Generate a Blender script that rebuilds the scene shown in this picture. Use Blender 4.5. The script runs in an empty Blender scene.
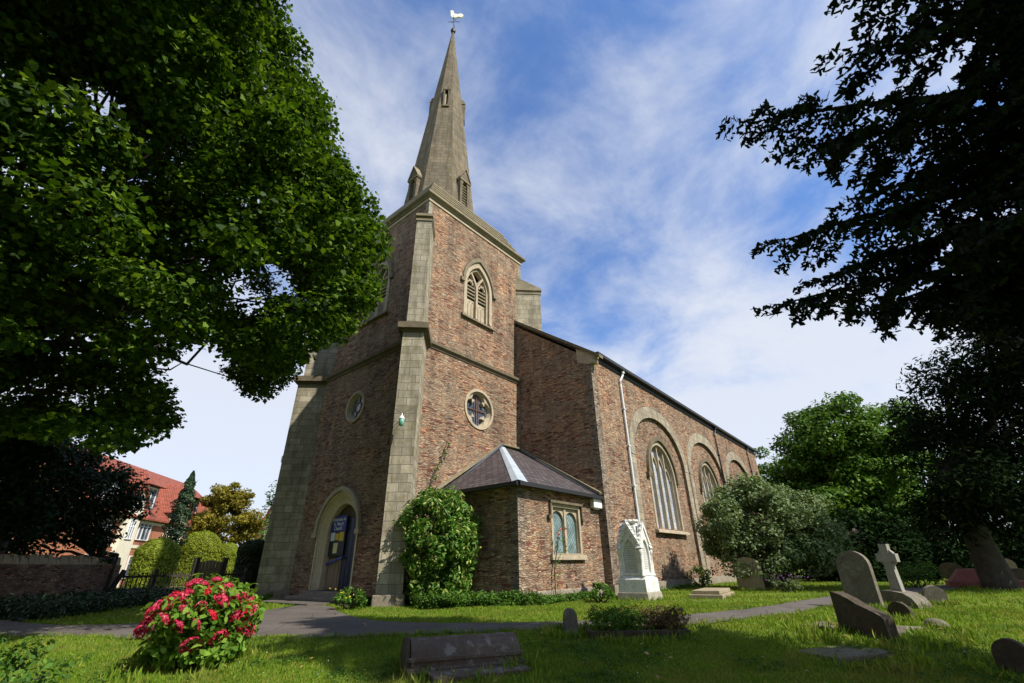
import bpy, math, random
import numpy as np
from mathutils import Vector, Matrix
from mathutils.geometry import tessellate_polygon

scene = bpy.context.scene
COL = scene.collection
PI = math.pi
Rd = math.radians
rng = np.random.default_rng(7)
random.seed(7)

# ------------------------------------------------------------------ camera
CAM = np.array([-10.029, -13.299, 1.0])
YAW, PITCH, ROLL, FPX = 0.691, 0.465, -0.018, 447.07
_F = np.array([math.cos(YAW)*math.cos(PITCH), math.sin(YAW)*math.cos(PITCH), math.sin(PITCH)])
_R0 = np.array([math.sin(YAW), -math.cos(YAW), 0.0])
_U0 = np.cross(_R0, _F)
_R = _R0*math.cos(ROLL) + _U0*math.sin(ROLL)
_U = -_R0*math.sin(ROLL) + _U0*math.cos(ROLL)
cd = bpy.data.cameras.new("camera")
cam = bpy.data.objects.new("camera", cd)
COL.objects.link(cam)
cd.sensor_width = 36.0
cd.lens = FPX*36.0/1024.0
cd.clip_start = 0.05
cd.clip_end = 4000.0
M = Matrix(((_R[0], _U[0], -_F[0], CAM[0]), (_R[1], _U[1], -_F[1], CAM[1]), (_R[2], _U[2], -_F[2], CAM[2]), (0, 0, 0, 1)))
cam.matrix_world = M
scene.camera = cam

# ------------------------------------------------------------------ light and sky
SUN_DIR = Vector((0.07, -1.0, 0)).normalized()
SUN_EL = Rd(48)
sun_vec = Vector((SUN_DIR.x*math.cos(SUN_EL), SUN_DIR.y*math.cos(SUN_EL), math.sin(SUN_EL)))
sd = bpy.data.lights.new("sun", 'SUN')
sd.energy = 5.0
sd.angle = Rd(0.5)
sd.color = (1.0, 0.94, 0.84)
so = bpy.data.objects.new("sun", sd)
COL.objects.link(so)
so.rotation_euler = sun_vec.to_track_quat('Z', 'Y').to_euler()
so.location = (0, -60, 60)

world = bpy.data.worlds.new("World")
scene.world = world
world.use_nodes = True
wn, wl = world.node_tree.nodes, world.node_tree.links
wn.clear()
w_out = wn.new('ShaderNodeOutputWorld')
w_bg = wn.new('ShaderNodeBackground')
w_bg.inputs['Strength'].default_value = 0.092
w_sky = wn.new('ShaderNodeTexSky')
w_sky.sky_type = 'NISHITA'
w_sky.sun_disc = False
w_sky.sun_elevation = SUN_EL
w_sky.sun_rotation = math.atan2(SUN_DIR.x, SUN_DIR.y)
w_sky.air_density = 1.0
w_sky.dust_density = 0.6
w_sky.ozone_density = 2.0
tc = wn.new('ShaderNodeTexCoord')
sep = wn.new('ShaderNodeSeparateXYZ')
wl.new(tc.outputs['Generated'], sep.inputs[0])
def wmath(op, a, b=None, clamp=False):
    n = wn.new('ShaderNodeMath'); n.operation = op; n.use_clamp = clamp
    for i, s in enumerate((a, b)):
        if s is None: continue
        if isinstance(s, (int, float)): n.inputs[i].default_value = s
        else: wl.new(s, n.inputs[i])
    return n.outputs[0]
zc = wmath('ADD', wmath('MAXIMUM', sep.outputs[2], 0.0), 0.22)
cmb = wn.new('ShaderNodeCombineXYZ')
wl.new(wmath('DIVIDE', sep.outputs[0], zc), cmb.inputs[0])
wl.new(wmath('DIVIDE', sep.outputs[1], zc), cmb.inputs[1])
def wnoise(scale, detail, rough, dist, off):
    mp = wn.new('ShaderNodeMapping'); mp.inputs['Location'].default_value = off
    wl.new(cmb.outputs[0], mp.inputs[0])
    n = wn.new('ShaderNodeTexNoise'); n.inputs['Scale'].default_value = scale
    n.inputs['Detail'].default_value = detail; n.inputs['Roughness'].default_value = rough
    n.inputs['Distortion'].default_value = dist
    wl.new(mp.outputs[0], n.inputs['Vector'])
    return n.outputs[0]
n1 = wnoise(0.95, 9, 0.58, 0.5, (3.1, 1.7, 0))
n2 = wnoise(3.4, 9, 0.62, 0.3, (0.4, 5.2, 0))
n3 = wnoise(0.5, 4, 0.5, 0.2, (7.4, 2.2, 0))
low = wmath('SUBTRACT', 1.0, wmath('MULTIPLY', sep.outputs[2], 1.7), True)     # more cloud low in the sky
base = wmath('ADD', wmath('MULTIPLY', n1, 0.46), wmath('MULTIPLY', n2, 0.30))
base = wmath('ADD', base, wmath('MULTIPLY', n3, 0.24))
base = wmath('ADD', base, wmath('MULTIPLY', low, 0.36))
mr = wn.new('ShaderNodeMapRange'); mr.interpolation_type = 'SMOOTHSTEP'
mr.inputs['From Min'].default_value = 0.42; mr.inputs['From Max'].default_value = 0.645
mr.inputs['To Min'].default_value = 0.07; mr.inputs['To Max'].default_value = 0.88
wl.new(base, mr.inputs['Value'])
w_mix = wn.new('ShaderNodeMixRGB')
wl.new(mr.outputs[0], w_mix.inputs[0])
w_gain = wn.new('ShaderNodeMixRGB'); w_gain.blend_type = 'MULTIPLY'; w_gain.inputs[0].default_value = 1.0
w_gain.inputs[2].default_value = (0.50, 1.06, 1.66, 1)
wl.new(w_sky.outputs[0], w_gain.inputs[1])
wl.new(w_gain.outputs[0], w_mix.inputs[1])
w_mix.inputs[2].default_value = (6.5, 6.75, 7.25, 1)
wl.new(w_mix.outputs[0], w_bg.inputs['Color'])
wl.new(w_bg.outputs[0], w_out.inputs['Surface'])

scene.view_settings.view_transform = 'Standard'
scene.view_settings.look = 'None'
scene.view_settings.exposure = 0.50
scene.view_settings.gamma = 1.0
scene.render.engine = 'CYCLES'
scene.cycles.use_denoising = True
scene.cycles.max_bounces = 6
scene.cycles.diffuse_bounces = 2
scene.cycles.glossy_bounces = 2
scene.cycles.transmission_bounces = 3
scene.cycles.transparent_max_bounces = 4

# ------------------------------------------------------------------ where things stand
def ray(u, v):
    return _F + _R*((u-512.0)/FPX) - _U*((v-341.5)/FPX)
def terr(x, y):
    t = (x-CAM[0])*0.7704 + (y-CAM[1])*0.6376
    k = np.clip((t-2.5)/7.0, 0, 1)
    return -0.5*(1-k*k*(3-2*k))
def at(u, v, D):
    d = ray(u, v)
    return Vector(CAM + d*(D/math.hypot(d[0], d[1])))
def ground(u, v):
    d = ray(u, v)
    for k in np.linspace(0.5, 120, 12000):
        P = CAM + d*k
        if P[2] < terr(P[0], P[1]): return Vector((P[0], P[1], float(terr(P[0], P[1]))))
    return Vector(CAM + d*60)
def proj(P):
    d = np.asarray(P, float) - CAM
    z = d@_F
    z = np.where(np.abs(z) < 1e-6, 1e-6, z)
    return 512 + FPX*(d@_R)/z, 341.5 - FPX*(d@_U)/z, z

# ------------------------------------------------------------------ mesh helpers
def tag(o, label=None, cat=None, group=None, kind=None):
    if label: o['label'] = label
    if cat: o['category'] = cat
    if group: o['group'] = group
    if kind: o['kind'] = kind
    return o
def thing(name, label, cat, loc=(0, 0, 0), rz=0, group=None):
    o = bpy.data.objects.new(name, None); COL.objects.link(o)
    o.location = loc; o.rotation_euler = (0, 0, rz); o.empty_display_size = 0.2
    return tag(o, label, cat, group)

class Fr:
    """a vertical wall's frame: u along the wall, z up, d out of it"""
    def __init__(s, O, U, N):
        s.O, s.U, s.N = Vector(O), Vector(U).normalized(), Vector(N).normalized()
    def P(s, u, z, d=0.0):
        return s.O + s.U*u + Vector((0, 0, z)) + s.N*d

class MB:
    def __init__(s): s.v = []; s.f = []; s.m = []
    def face(s, pts, mi=0):
        n = len(s.v); s.v += [tuple(p) for p in pts]; s.f.append(tuple(range(n, n+len(pts)))); s.m.append(mi)
    def mesh(s, V, F, mi=0):
        n = len(s.v); s.v += [tuple(p) for p in V]
        for f in F: s.f.append(tuple(i+n for i in f)); s.m.append(mi)
    def box(s, x0, x1, y0, y1, z0, z1, mi=0):
        V = [(x, y, z) for z in (z0, z1) for x, y in ((x0, y0), (x1, y0), (x1, y1), (x0, y1))]
        s.mesh(V, [(3, 2, 1, 0), (4, 5, 6, 7), (0, 1, 5, 4), (1, 2, 6, 5), (2, 3, 7, 6), (3, 0, 4, 7)], mi)
    def frustum(s, lo, hi, mi=0):
        n = len(lo)
        s.mesh(list(lo)+list(hi), [tuple(range(n))[::-1], tuple(range(n, 2*n))] + [(i, (i+1) % n, n+(i+1) % n, n+i) for i in range(n)], mi)
    def prism(s, pts, dv, mi=0):
        dv = Vector(dv); s.frustum([Vector(p) for p in pts], [Vector(p)+dv for p in pts], mi)
    def panel(s, fr, outer, holes=(), d=0.0, mi=0):
        polys = [[Vector((u, z, 0)) for u, z in pl] for pl in [outer]+list(holes)]
        flat = [p for pl in polys for p in pl]
        s.mesh([fr.P(p.x, p.y, d) for p in flat], [tuple(t) for t in tessellate_polygon(polys)], mi)
    def reveal(s, fr, pl, d0, d1, closed=True, mi=0):
        n = len(pl)
        V = [fr.P(u, z, d0) for u, z in pl]+[fr.P(u, z, d1) for u, z in pl]
        s.mesh(V, [(i, (i+1) % n, n+(i+1) % n, n+i) for i in range(n if closed else n-1)], mi)
    def splay(s, fr, a, b, d0, d1, closed=True, mi=0):
        n = len(a)
        V = [fr.P(u, z, d0) for u, z in a]+[fr.P(u, z, d1) for u, z in b]
        s.mesh(V, [(i, (i+1) % n, n+(i+1) % n, n+i) for i in range(n if closed else n-1)], mi)
    def band(s, fr, a, b, d0, d1, closed=False, mi=0):
        n = len(a)
        V = [fr.P(u, z, d) for d in (d0, d1) for pl in (a, b) for u, z in pl]
        F = []
        for i in range(n if closed else n-1):
            j = (i+1) % n
            F += [(2*n+i, 2*n+j, 3*n+j, 3*n+i), (i, j, 2*n+j, 2*n+i), (n+i, n+j, 3*n+j, 3*n+i)]
        if not closed:
            for i in (0, n-1): F.append((i, n+i, 3*n+i, 2*n+i))
        s.mesh(V, F, mi)
    def plate(s, fr, pl, d0, d1, mi=0):
        s.panel(fr, pl, (), d1, mi); s.panel(fr, pl, (), d0, mi); s.reveal(fr, pl, d0, d1, True, mi)
    def fbox(s, fr, u0, u1, z0, z1, d0, d1, mi=0):
        s.frustum([fr.P(u0, z0, d0), fr.P(u1, z0, d0), fr.P(u1, z0, d1), fr.P(u0, z0, d1)],
                  [fr.P(u0, z1, d0), fr.P(u1, z1, d0), fr.P(u1, z1, d1), fr.P(u0, z1, d1)], mi)
    def bar(s, a, b, w, h, mi=0, up=(0, 0, 1)):
        a, b = Vector(a), Vector(b); t = (b-a).normalized()
        x = t.cross(Vector(up))
        if x.length < 1e-4: x = t.cross(Vector((1, 0, 0)))
        x.normalize(); y = x.cross(t).normalized()
        q = [x*(w/2)+y*(h/2), -x*(w/2)+y*(h/2), -x*(w/2)-y*(h/2), x*(w/2)-y*(h/2)]
        s.frustum([a+k for k in q], [b+k for k in q], mi)
    def tube(s, pts, radii, n=8, mi=0, cap=True):
        pts = [Vector(p) for p in pts]
        rings = []
        for i, p in enumerate(pts):
            t = (pts[min(i+1, len(pts)-1)]-pts[max(i-1, 0)]).normalized()
            x = t.cross(Vector((0.31, 0.17, 0.93)));
            if x.length < 0.05: x = t.cross(Vector((1, 0, 0)))
            x.normalize(); y = t.cross(x)
            r = radii[i] if hasattr(radii, '__len__') else radii
            rings.append([p+x*(r*math.cos(2*PI*k/n))+y*(r*math.sin(2*PI*k/n)) for k in range(n)])
        V = [q for rg in rings for q in rg]; F = []
        for i in range(len(pts)-1):
            for k in range(n): F.append((i*n+k, i*n+(k+1) % n, (i+1)*n+(k+1) % n, (i+1)*n+k))
        if cap: F += [tuple(range(n))[::-1], tuple(range((len(pts)-1)*n, len(pts)*n))]
        s.mesh(V, F, mi)
    def lathe(s, prof, c, n=12, mi=0, rot=0.0):
        V = [(c[0]+r*math.cos(rot+2*PI*k/n), c[1]+r*math.sin(rot+2*PI*k/n), c[2]+z) for r, z in prof for k in range(n)]
        F = [(i*n+k, i*n+(k+1) % n, (i+1)*n+(k+1) % n, (i+1)*n+k) for i in range(len(prof)-1) for k in range(n)]
        F += [tuple(range(n))[::-1], tuple(range((len(prof)-1)*n, len(prof)*n))]
        s.mesh(V, F, mi)
    def build(s, name, mats, parent=None, smooth=False, bevel=0.0, uv=True):
        me = bpy.data.meshes.new(name)
        me.from_pydata(s.v, [], s.f)
        if not isinstance(mats, (list, tuple)): mats = [mats]
        for m in mats: me.materials.append(m)
        me.polygons.foreach_set('material_index', s.m)
        if smooth: me.polygons.foreach_set('use_smooth', [True]*len(s.f))
        me.validate(); me.update()
        if uv:
            ul = me.uv_layers.new(name='uv')
            for p in me.polygons:
                n = p.normal
                if abs(n.z) > 0.97: t = Vector((1, 0, 0)); w = Vector((0, 1, 0))
                else:
                    t = Vector((0, 0, 1)).cross(n).normalized(); w = n.cross(t)
                for li in p.loop_indices:
                    co = me.vertices[me.loops[li].vertex_index].co
                    ul.data[li].uv = (co.dot(t), co.dot(w))
        o = bpy.data.objects.new(name, me); COL.objects.link(o)
        if parent: o.parent = parent
        if bevel:
            b = o.modifiers.new('bevel', 'BEVEL'); b.width = bevel; b.segments = 2; b.limit_method = 'ANGLE'
        return o

def arcpts(cx, w, zs, za, n=10):
    """arch from (cx+w, zs) over the apex to (cx-w, zs)"""
    h = za-zs
    if h >= w:
        r = (w*w+h*h)/(2*w); a1 = math.atan2(h, r-w)
        R_ = [(cx+w-r+r*math.cos(a1*i/n), zs+r*math.sin(a1*i/n)) for i in range(n+1)]
    else:
        R_ = [(cx+w*math.cos(PI/2*i/n), zs+h*math.sin(PI/2*i/n)) for i in range(n+1)]
    L_ = [(2*cx-u, z) for u, z in R_[:-1]][::-1]
    return R_+L_
def arched(cx, w, z0, zs, za, n=10):
    return [(cx-w, z0), (cx+w, z0)]+arcpts(cx, w, zs, za, n)
def circ(cx, cz, r, n=28):
    return [(cx+r*math.cos(2*PI*i/n), cz+r*math.sin(2*PI*i/n)) for i in range(n)]
def rect(u0, u1, z0, z1): return [(u0, z0), (u1, z0), (u1, z1), (u0, z1)]

# ------------------------------------------------------------------ leaves
MAPLE = [(0, -.45), (.16, -.33), (.40, -.28), (.36, -.04), (.50, .16), (.28, .24), (0, .52), (-.28, .24), (-.50, .16), (-.36, -.04), (-.40, -.28), (-.16, -.33)]
OVAL = [(0, -.5), (.22, -.15), (.2, .2), (0, .5), (-.2, .2), (-.22, -.15)]
LONG = [(0, -.5), (.15, -.1), (.11, .25), (0, .5), (-.11, .25), (-.15, -.1)]
BLADE = [(-.07, -.5), (.07, -.5), (0, .5)]
def unit(a): return a/np.maximum(np.linalg.norm(a, axis=1, keepdims=True), 1e-9)
def leaf_mesh(name, P, size, nrm, tmpl, mat, parent=None, fold=0.25, axis=None):
    N = len(P); T0 = np.array(tmpl); k = len(T0)
    nrm = unit(nrm)
    if axis is None: axis = rng.normal(size=(N, 3))
    b = unit(axis - nrm*np.sum(axis*nrm, axis=1, keepdims=True))
    t = np.cross(b, nrm)
    size = np.broadcast_to(size, (N,))[:, None, None]
    V = P[:, None, :] + size*(t[:, None, :]*T0[None, :, 0, None] + b[:, None, :]*T0[None, :, 1, None]
                              + nrm[:, None, :]*(np.abs(T0[:, 0])*fold - T0[:, 1]**2*0.3)[None, :, None])
    me = bpy.data.meshes.new(name)
    me.vertices.add(N*k); me.vertices.foreach_set('co', V.astype(np.float32).ravel())
    me.loops.add(N*k); me.loops.foreach_set('vertex_index', np.arange(N*k, dtype=np.int32))
    me.polygons.add(N); me.polygons.foreach_set('loop_start', np.arange(0, N*k, k, dtype=np.int32))
    me.update(calc_edges=True)
    me.materials.append(mat)
    o = bpy.data.objects.new(name, me); COL.objects.link(o)
    if parent: o.parent = parent
    return o
def clump_leaves(cl, per, squash=0.7, up=0.7, shell=0.55):
    """leaves through clumps (x,y,z,r): outside of each clump denser than its heart"""
    cl = np.asarray(cl); K = len(cl); n = per if hasattr(per, '__len__') else np.full(K, per)
    idx = np.repeat(np.arange(K), n)
    d = unit(rng.normal(size=(len(idx), 3)))
    rr = (shell+(1-shell)*rng.random(len(idx))**0.6)[:, None]*(1+0.12*rng.normal(size=(len(idx), 1)))
    off = d*rr; off[:, 2] *= squash
    P = cl[idx, :3]+off*cl[idx, 3:4]
    nr = d*0.55+np.array([0, 0, up])+0.55*rng.normal(size=d.shape)
    return P, nr
def ell_clumps(n, c, rad, r0, r1, inner=0.35, zmin=-9):
    out = []
    while len(out) < n:
        d = rng.normal(size=3); d /= np.linalg.norm(d)
        if d[2] < zmin: continue
        k = inner+(1-inner)*rng.random()**0.5
        out.append((c[0]+d[0]*rad[0]*k, c[1]+d[1]*rad[1]*k, c[2]+d[2]*rad[2]*k, rng.uniform(r0, r1)))
    return np.array(out)
def inpoly(x, y, poly):
    c = False; n = len(poly)
    for i in range(n):
        x1, y1 = poly[i]; x2, y2 = poly[i-1]
        if (y1 > y) != (y2 > y) and x < (x2-x1)*(y-y1)/(y2-y1)+x1: c = not c
    return c

# ------------------------------------------------------------------ materials
class NT:
    def __init__(s, name):
        s.m = bpy.data.materials.new(name); s.m.use_nodes = True
        s.n, s.l = s.m.node_tree.nodes, s.m.node_tree.links
        s.b = s.n['Principled BSDF']; s.out = s.n['Material Output']
        s._uv = None
    def coords(s, kind='UV'):
        t = s.n.new('ShaderNodeTexCoord'); return t.outputs[kind]
    def set(s, inp, v):
        if isinstance(v, bpy.types.NodeSocket): s.l.new(v, inp)
        elif hasattr(v, '__len__') and len(v) == 3 and inp.type == 'RGBA': inp.default_value = (*v, 1)
        else: inp.default_value = v
    def map(s, vec, scale=(1, 1, 1), loc=(0, 0, 0)):
        m = s.n.new('ShaderNodeMapping'); s.l.new(vec, m.inputs[0])
        m.inputs['Scale'].default_value = scale; m.inputs['Location'].default_value = loc; return m.outputs[0]
    def noise(s, vec, scale, detail=4, rough=0.55, out=0):
        t = s.n.new('ShaderNodeTexNoise'); s.l.new(vec, t.inputs['Vector'])
        t.inputs['Scale'].default_value = scale; t.inputs['Detail'].default_value = detail; t.inputs['Roughness'].default_value = rough
        return t.outputs[out]
    def vor(s, vec, scale, feature='F1', out='Color', rnd=1.0, dim='2D'):
        t = s.n.new('ShaderNodeTexVoronoi'); t.voronoi_dimensions = dim; t.feature = feature
        s.l.new(vec, t.inputs['Vector']); t.inputs['Scale'].default_value = scale; t.inputs['Randomness'].default_value = rnd
        return t.outputs[out]
    def ramp(s, fac, stops, interp='LINEAR'):
        r = s.n.new('ShaderNodeValToRGB'); r.color_ramp.interpolation = interp
        e = r.color_ramp.elements
        while len(e) < len(stops): e.new(0.5)
        for k, (p, c) in enumerate(stops):
            e[k].position = p; e[k].color = (*c, 1) if hasattr(c, '__len__') else (c, c, c, 1)
        s.l.new(fac, r.inputs[0]); return r.outputs[0]
    def mix(s, fac, a, b, mode='MIX'):
        m = s.n.new('ShaderNodeMixRGB'); m.blend_type = mode
        s.set(m.inputs[0], fac); s.set(m.inputs[1], a); s.set(m.inputs[2], b); return m.outputs[0]
    def math(s, op, a, b=0.0, clamp=False):
        m = s.n.new('ShaderNodeMath'); m.operation = op; m.use_clamp = clamp
        s.set(m.inputs[0], a); s.set(m.inputs[1], b); return m.outputs[0]
    def bump(s, h, strength, dist):
        b = s.n.new('ShaderNodeBump'); b.inputs['Strength'].default_value = strength; b.inputs['Distance'].default_value = dist
        s.l.new(h, b.inputs['Height']); s.l.new(b.outputs[0], s.b.inputs['Normal'])
    def fin(s, col, rough=0.85, spec=0.3, metal=0.0):
        s.set(s.b.inputs['Base Color'], col); s.set(s.b.inputs['Roughness'], rough)
        s.b.inputs['Specular IOR Level'].default_value = spec; s.b.inputs['Metallic'].default_value = metal
        return s.m

def m_rubble(name, gain=1.0, grey=0.0):
    t = NT(name); uv = t.coords()
    w = t.noise(uv, 2.4, 3, 0.6, 1)
    wv = t.n.new('ShaderNodeVectorMath'); wv.operation = 'MULTIPLY_ADD'
    t.l.new(w, wv.inputs[0]); wv.inputs[1].default_value = (0.16, 0.05, 0); t.l.new(uv, wv.inputs[2])
    v = t.map(wv.outputs[0], (4.2, 18.5, 1))
    cell = t.vor(v, 1.0); edge = t.vor(v, 1.0, 'DISTANCE_TO_EDGE', 'Distance')
    sp = t.n.new('ShaderNodeSeparateColor'); t.l.new(cell, sp.inputs[0])
    cols = [(.18, .066, .046), (.36, .243, .155), (.32, .203, .126), (.39, .285, .19), (.29, .178, .112), (.41, .22, .115), (.36, .295, .21), (.34, .222, .143), (.23, .185, .135)]
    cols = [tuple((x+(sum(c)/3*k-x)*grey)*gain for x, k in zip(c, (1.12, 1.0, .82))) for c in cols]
    col = t.ramp(sp.outputs[0], list(zip((0, .11, .28, .44, .58, .70, .77, .83, .94), cols)), 'CONSTANT')
    col = t.mix(1.0, col, t.ramp(sp.outputs[1], [(0, .70), (1, 1.20)]), 'MULTIPLY')
    big = t.ramp(t.noise(uv, .5, 5, .6), [(.32, (.72, .74, .76)), (.5, (1, 1, 1)), (.68, (1.22, 1.06, .94))])
    col = t.mix(1.0, col, big, 'MULTIPLY')
    col = t.mix(1.0, col, t.ramp(t.noise(t.map(uv, (9, 34, 1)), 1.0, 5, .65), [(.28, .6), (.72, 1.35)]), 'MULTIPLY')
    streak = t.ramp(t.noise(t.map(uv, (1.6, .22, 1)), 1.0, 6, .62), [(.36, (.70, .70, .72)), (.54, (1.03, 1.0, .98)), (.72, (1.16, 1.10, 1.02))])
    col = t.mix(1.0, col, streak, 'MULTIPLY')
    pat = t.ramp(t.noise(t.map(uv, (.33, .8, 1), (3.3, 1.7, 0)), 1.0, 3, .5), [(.52, 0), (.60, 1)])
    col = t.mix(t.math('MULTIPLY', pat, .38), col, tuple(x*gain for x in (.30, .23, .16)))
    mort = t.ramp(edge, [(.01, 1), (.12, 0)])
    joint_shade_col = t.mix(t.ramp(t.noise(uv, 1.7, 4, .6), [(.4, 0), (.6, 1)]), tuple(x*gain for x in (.065, .048, .040)), tuple(x*gain for x in (.27, .22, .16)))  # dark joints paint the shadow in the gaps, pale ones are mortar
    col = t.mix(t.math('MULTIPLY', mort, .85), col, joint_shade_col)
    h = t.math('ADD', t.math('MULTIPLY', t.ramp(edge, [(0, 0), (.16, 1)]), t.ramp(sp.outputs[2], [(0, .3), (1, 1)])), t.math('MULTIPLY', t.noise(uv, 26, 4, .7), .5))
    t.bump(h, 1.0, .05)
    return t.fin(col, .92, .2)

def m_ashlar(name, c1, c2, mort, bw=.62, bh=.29, stain=.6, moss=0.0, joint=.012, bumpy=.5):
    t = NT(name); uv = t.coords()
    wv = t.n.new('ShaderNodeVectorMath'); wv.operation = 'MULTIPLY_ADD'
    t.l.new(t.noise(uv, 3, 2, .5, 1), wv.inputs[0]); wv.inputs[1].default_value = (.03, .02, 0); t.l.new(uv, wv.inputs[2])
    br = t.n.new('ShaderNodeTexBrick'); t.l.new(wv.outputs[0], br.inputs['Vector'])
    br.inputs['Scale'].default_value = 1; br.inputs['Brick Width'].default_value = bw; br.inputs['Row Height'].default_value = bh
    br.inputs['Mortar Size'].default_value = joint; br.inputs['Mortar Smooth'].default_value = .3; br.inputs['Bias'].default_value = 0
    br.inputs['Color1'].default_value = (0, 0, 0, 1); br.inputs['Color2'].default_value = (1, 1, 1, 1); br.inputs['Mortar'].default_value = (.5, .5, .5, 1)
    br.offset = .5; br.squash = .8; br.squash_frequency = 3
    col = t.mix(br.outputs['Color'], c1, c2)
    st = t.noise(uv, 1.3, 7, .65)
    col = t.mix(t.math('MULTIPLY', t.ramp(st, [(.42, 0), (.75, 1)]), stain), col, tuple(x*.5 for x in c1))
    fine = t.ramp(t.noise(uv, 18, 5, .65), [(.3, .78), (.7, 1.18)])
    col = t.mix(1, col, t.ramp(t.noise(t.map(uv, (3.2, .28, 1)), 1.0, 6, .65), [(.36, (.62, .62, .60)), (.52, (1, 1, 1)), (.74, (1.14, 1.1, 1.02))]), 'MULTIPLY')
    col = t.mix(1, col, fine, 'MULTIPLY')
    if moss: col = t.mix(t.math('MULTIPLY', t.ramp(t.noise(uv, 2.6, 6, .7), [(.5, 0), (.66, 1)]), moss), col, (.20, .17, .05))
    col = t.mix(br.outputs['Fac'], col, mort)
    h = t.math('SUBTRACT', t.math('MULTIPLY', t.noise(uv, 22, 5, .7), .5), br.outputs['Fac'])
    t.bump(h, bumpy, .015)
    return t.fin(col, .9, .2)

def m_stone(name, c1, c2, scale=3, rough=.9, bump=.4, lichen=None, lich_amt=.5, kind='Object', bscale=30):
    t = NT(name); uv = t.coords(kind)
    n = t.noise(uv, scale, 7, .65)
    col = t.mix(t.ramp(n, [(.32, 0), (.68, 1)]), c1, c2)
    col = t.mix(1, col, t.ramp(t.noise(uv, scale*9, 5, .65), [(.3, .74), (.7, 1.2)]), 'MULTIPLY')
    if lichen: col = t.mix(t.math('MULTIPLY', t.ramp(t.noise(uv, scale*2.7, 5, .7), [(.54, 0), (.62, 1)]), lich_amt), col, lichen)
    t.bump(t.noise(uv, bscale, 6, .7), bump, .02)
    return t.fin(col, rough, .25)

def m_plain(name, c, rough=.6, spec=.4, metal=0.0, var=.15, scale=8):
    t = NT(name)
    col = t.mix(1, c, t.ramp(t.noise(t.coords('Object'), scale, 5, .6), [(.3, 1-var), (.7, 1+var)]), 'MULTIPLY')
    return t.fin(col, rough, spec, metal)

def m_leaf(name, stops, trans=.35, rough=.6, spec=.16, worn=None):
    t = NT(name)
    g = t.n.new('ShaderNodeNewGeometry')
    col = t.ramp(g.outputs['Random Per Island'], stops)
    big = t.ramp(t.noise(t.coords('Object'), .9, 3, .5), [(.3, .78), (.7, 1.2)])
    col = t.mix(1, col, big, 'MULTIPLY')
    if worn:
        col = t.mix(t.math('MULTIPLY', t.ramp(t.noise(t.coords('Object'), 1.15, 6, .65), [(.50, 0), (.66, 1)]), .65), col, worn)
        col = t.mix(t.math('MULTIPLY', t.ramp(t.noise(t.map(t.coords('Object'), (1, 1, 1), (9, 4, 0)), .7, 5, .6), [(.52, 0), (.66, 1)]), .5), col, (.05, .12, .015))
    t.fin(col, rough, spec)
    tr = t.n.new('ShaderNodeBsdfTranslucent')
    t.l.new(t.mix(1, col, (1.25, 1.2, .55), 'MULTIPLY'), tr.inputs['Color'])
    ms = t.n.new('ShaderNodeMixShader'); ms.inputs[0].default_value = trans
    t.l.new(t.b.outputs[0], ms.inputs[1]); t.l.new(tr.outputs[0], ms.inputs[2])
    t.l.new(ms.outputs[0], t.out.inputs['Surface'])
    return t.m

def m_slate(name, c1, c2, bw=.26, bh=.17):
    t = NT(name); uv = t.coords()
    br = t.n.new('ShaderNodeTexBrick'); t.l.new(uv, br.inputs['Vector'])
    br.inputs['Scale'].default_value = 1; br.inputs['Brick Width'].default_value = bw; br.inputs['Row Height'].default_value = bh
    br.inputs['Mortar Size'].default_value = .02; br.inputs['Mortar Smooth'].default_value = .3
    br.inputs['Color1'].default_value = (*c1, 1); br.inputs['Color2'].default_value = (*c2, 1); br.inputs['Mortar'].default_value = (*[x*.3 for x in c1], 1)
    col = t.mix(1, br.outputs['Color'], t.ramp(t.noise(uv, 3, 6, .6), [(.3, .75), (.7, 1.25)]), 'MULTIPLY')
    t.bump(t.math('SUBTRACT', t.math('MULTIPLY', t.noise(uv, 14, 4, .6), .4), br.outputs['Fac']), .7, .02)
    return t.fin(col, .62, .4)

def m_leaded(name, c, lead=(.05, .05, .055), cell=.12, rough=.22, diamond=False):
    t = NT(name); uv = t.coords()
    v = uv
    if diamond:
        m = t.n.new('ShaderNodeMapping'); m.inputs['Rotation'].default_value = (0, 0, PI/4); t.l.new(uv, m.inputs[0]); v = m.outputs[0]
    br = t.n.new('ShaderNodeTexBrick'); t.l.new(v, br.inputs['Vector']); br.offset = 0 if diamond else .0
    br.inputs['Scale'].default_value = 1; br.inputs['Brick Width'].default_value = cell; br.inputs['Row Height'].default_value = cell*(1 if diamond else 1.5)
    br.inputs['Mortar Size'].default_value = .010
    br.inputs['Color1'].default_value = (*c, 1); br.inputs['Color2'].default_value = (*[x*.7 for x in c], 1); br.inputs['Mortar'].default_value = (*lead, 1)
    col = t.mix(1, br.outputs['Color'], t.ramp(t.noise(uv, 2.1, 4, .6), [(.3, .6), (.7, 1.35)]), 'MULTIPLY')
    t.bump(t.noise(uv, 9, 2, .5), .25, .02)
    return t.fin(col, rough, .6)

def m_wood(name, c, scale=1.0, rough=.75):
    t = NT(name); ob = t.coords('Object')
    n = t.noise(t.map(ob, (18*scale, 18*scale, 1.2*scale)), 1.0, 5, .6)
    col = t.mix(t.ramp(n, [(.3, 0), (.7, 1)]), tuple(x*.6 for x in c), tuple(x*1.25 for x in c))
    t.bump(n, .4, .01)
    return t.fin(col, rough, .25)

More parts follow.
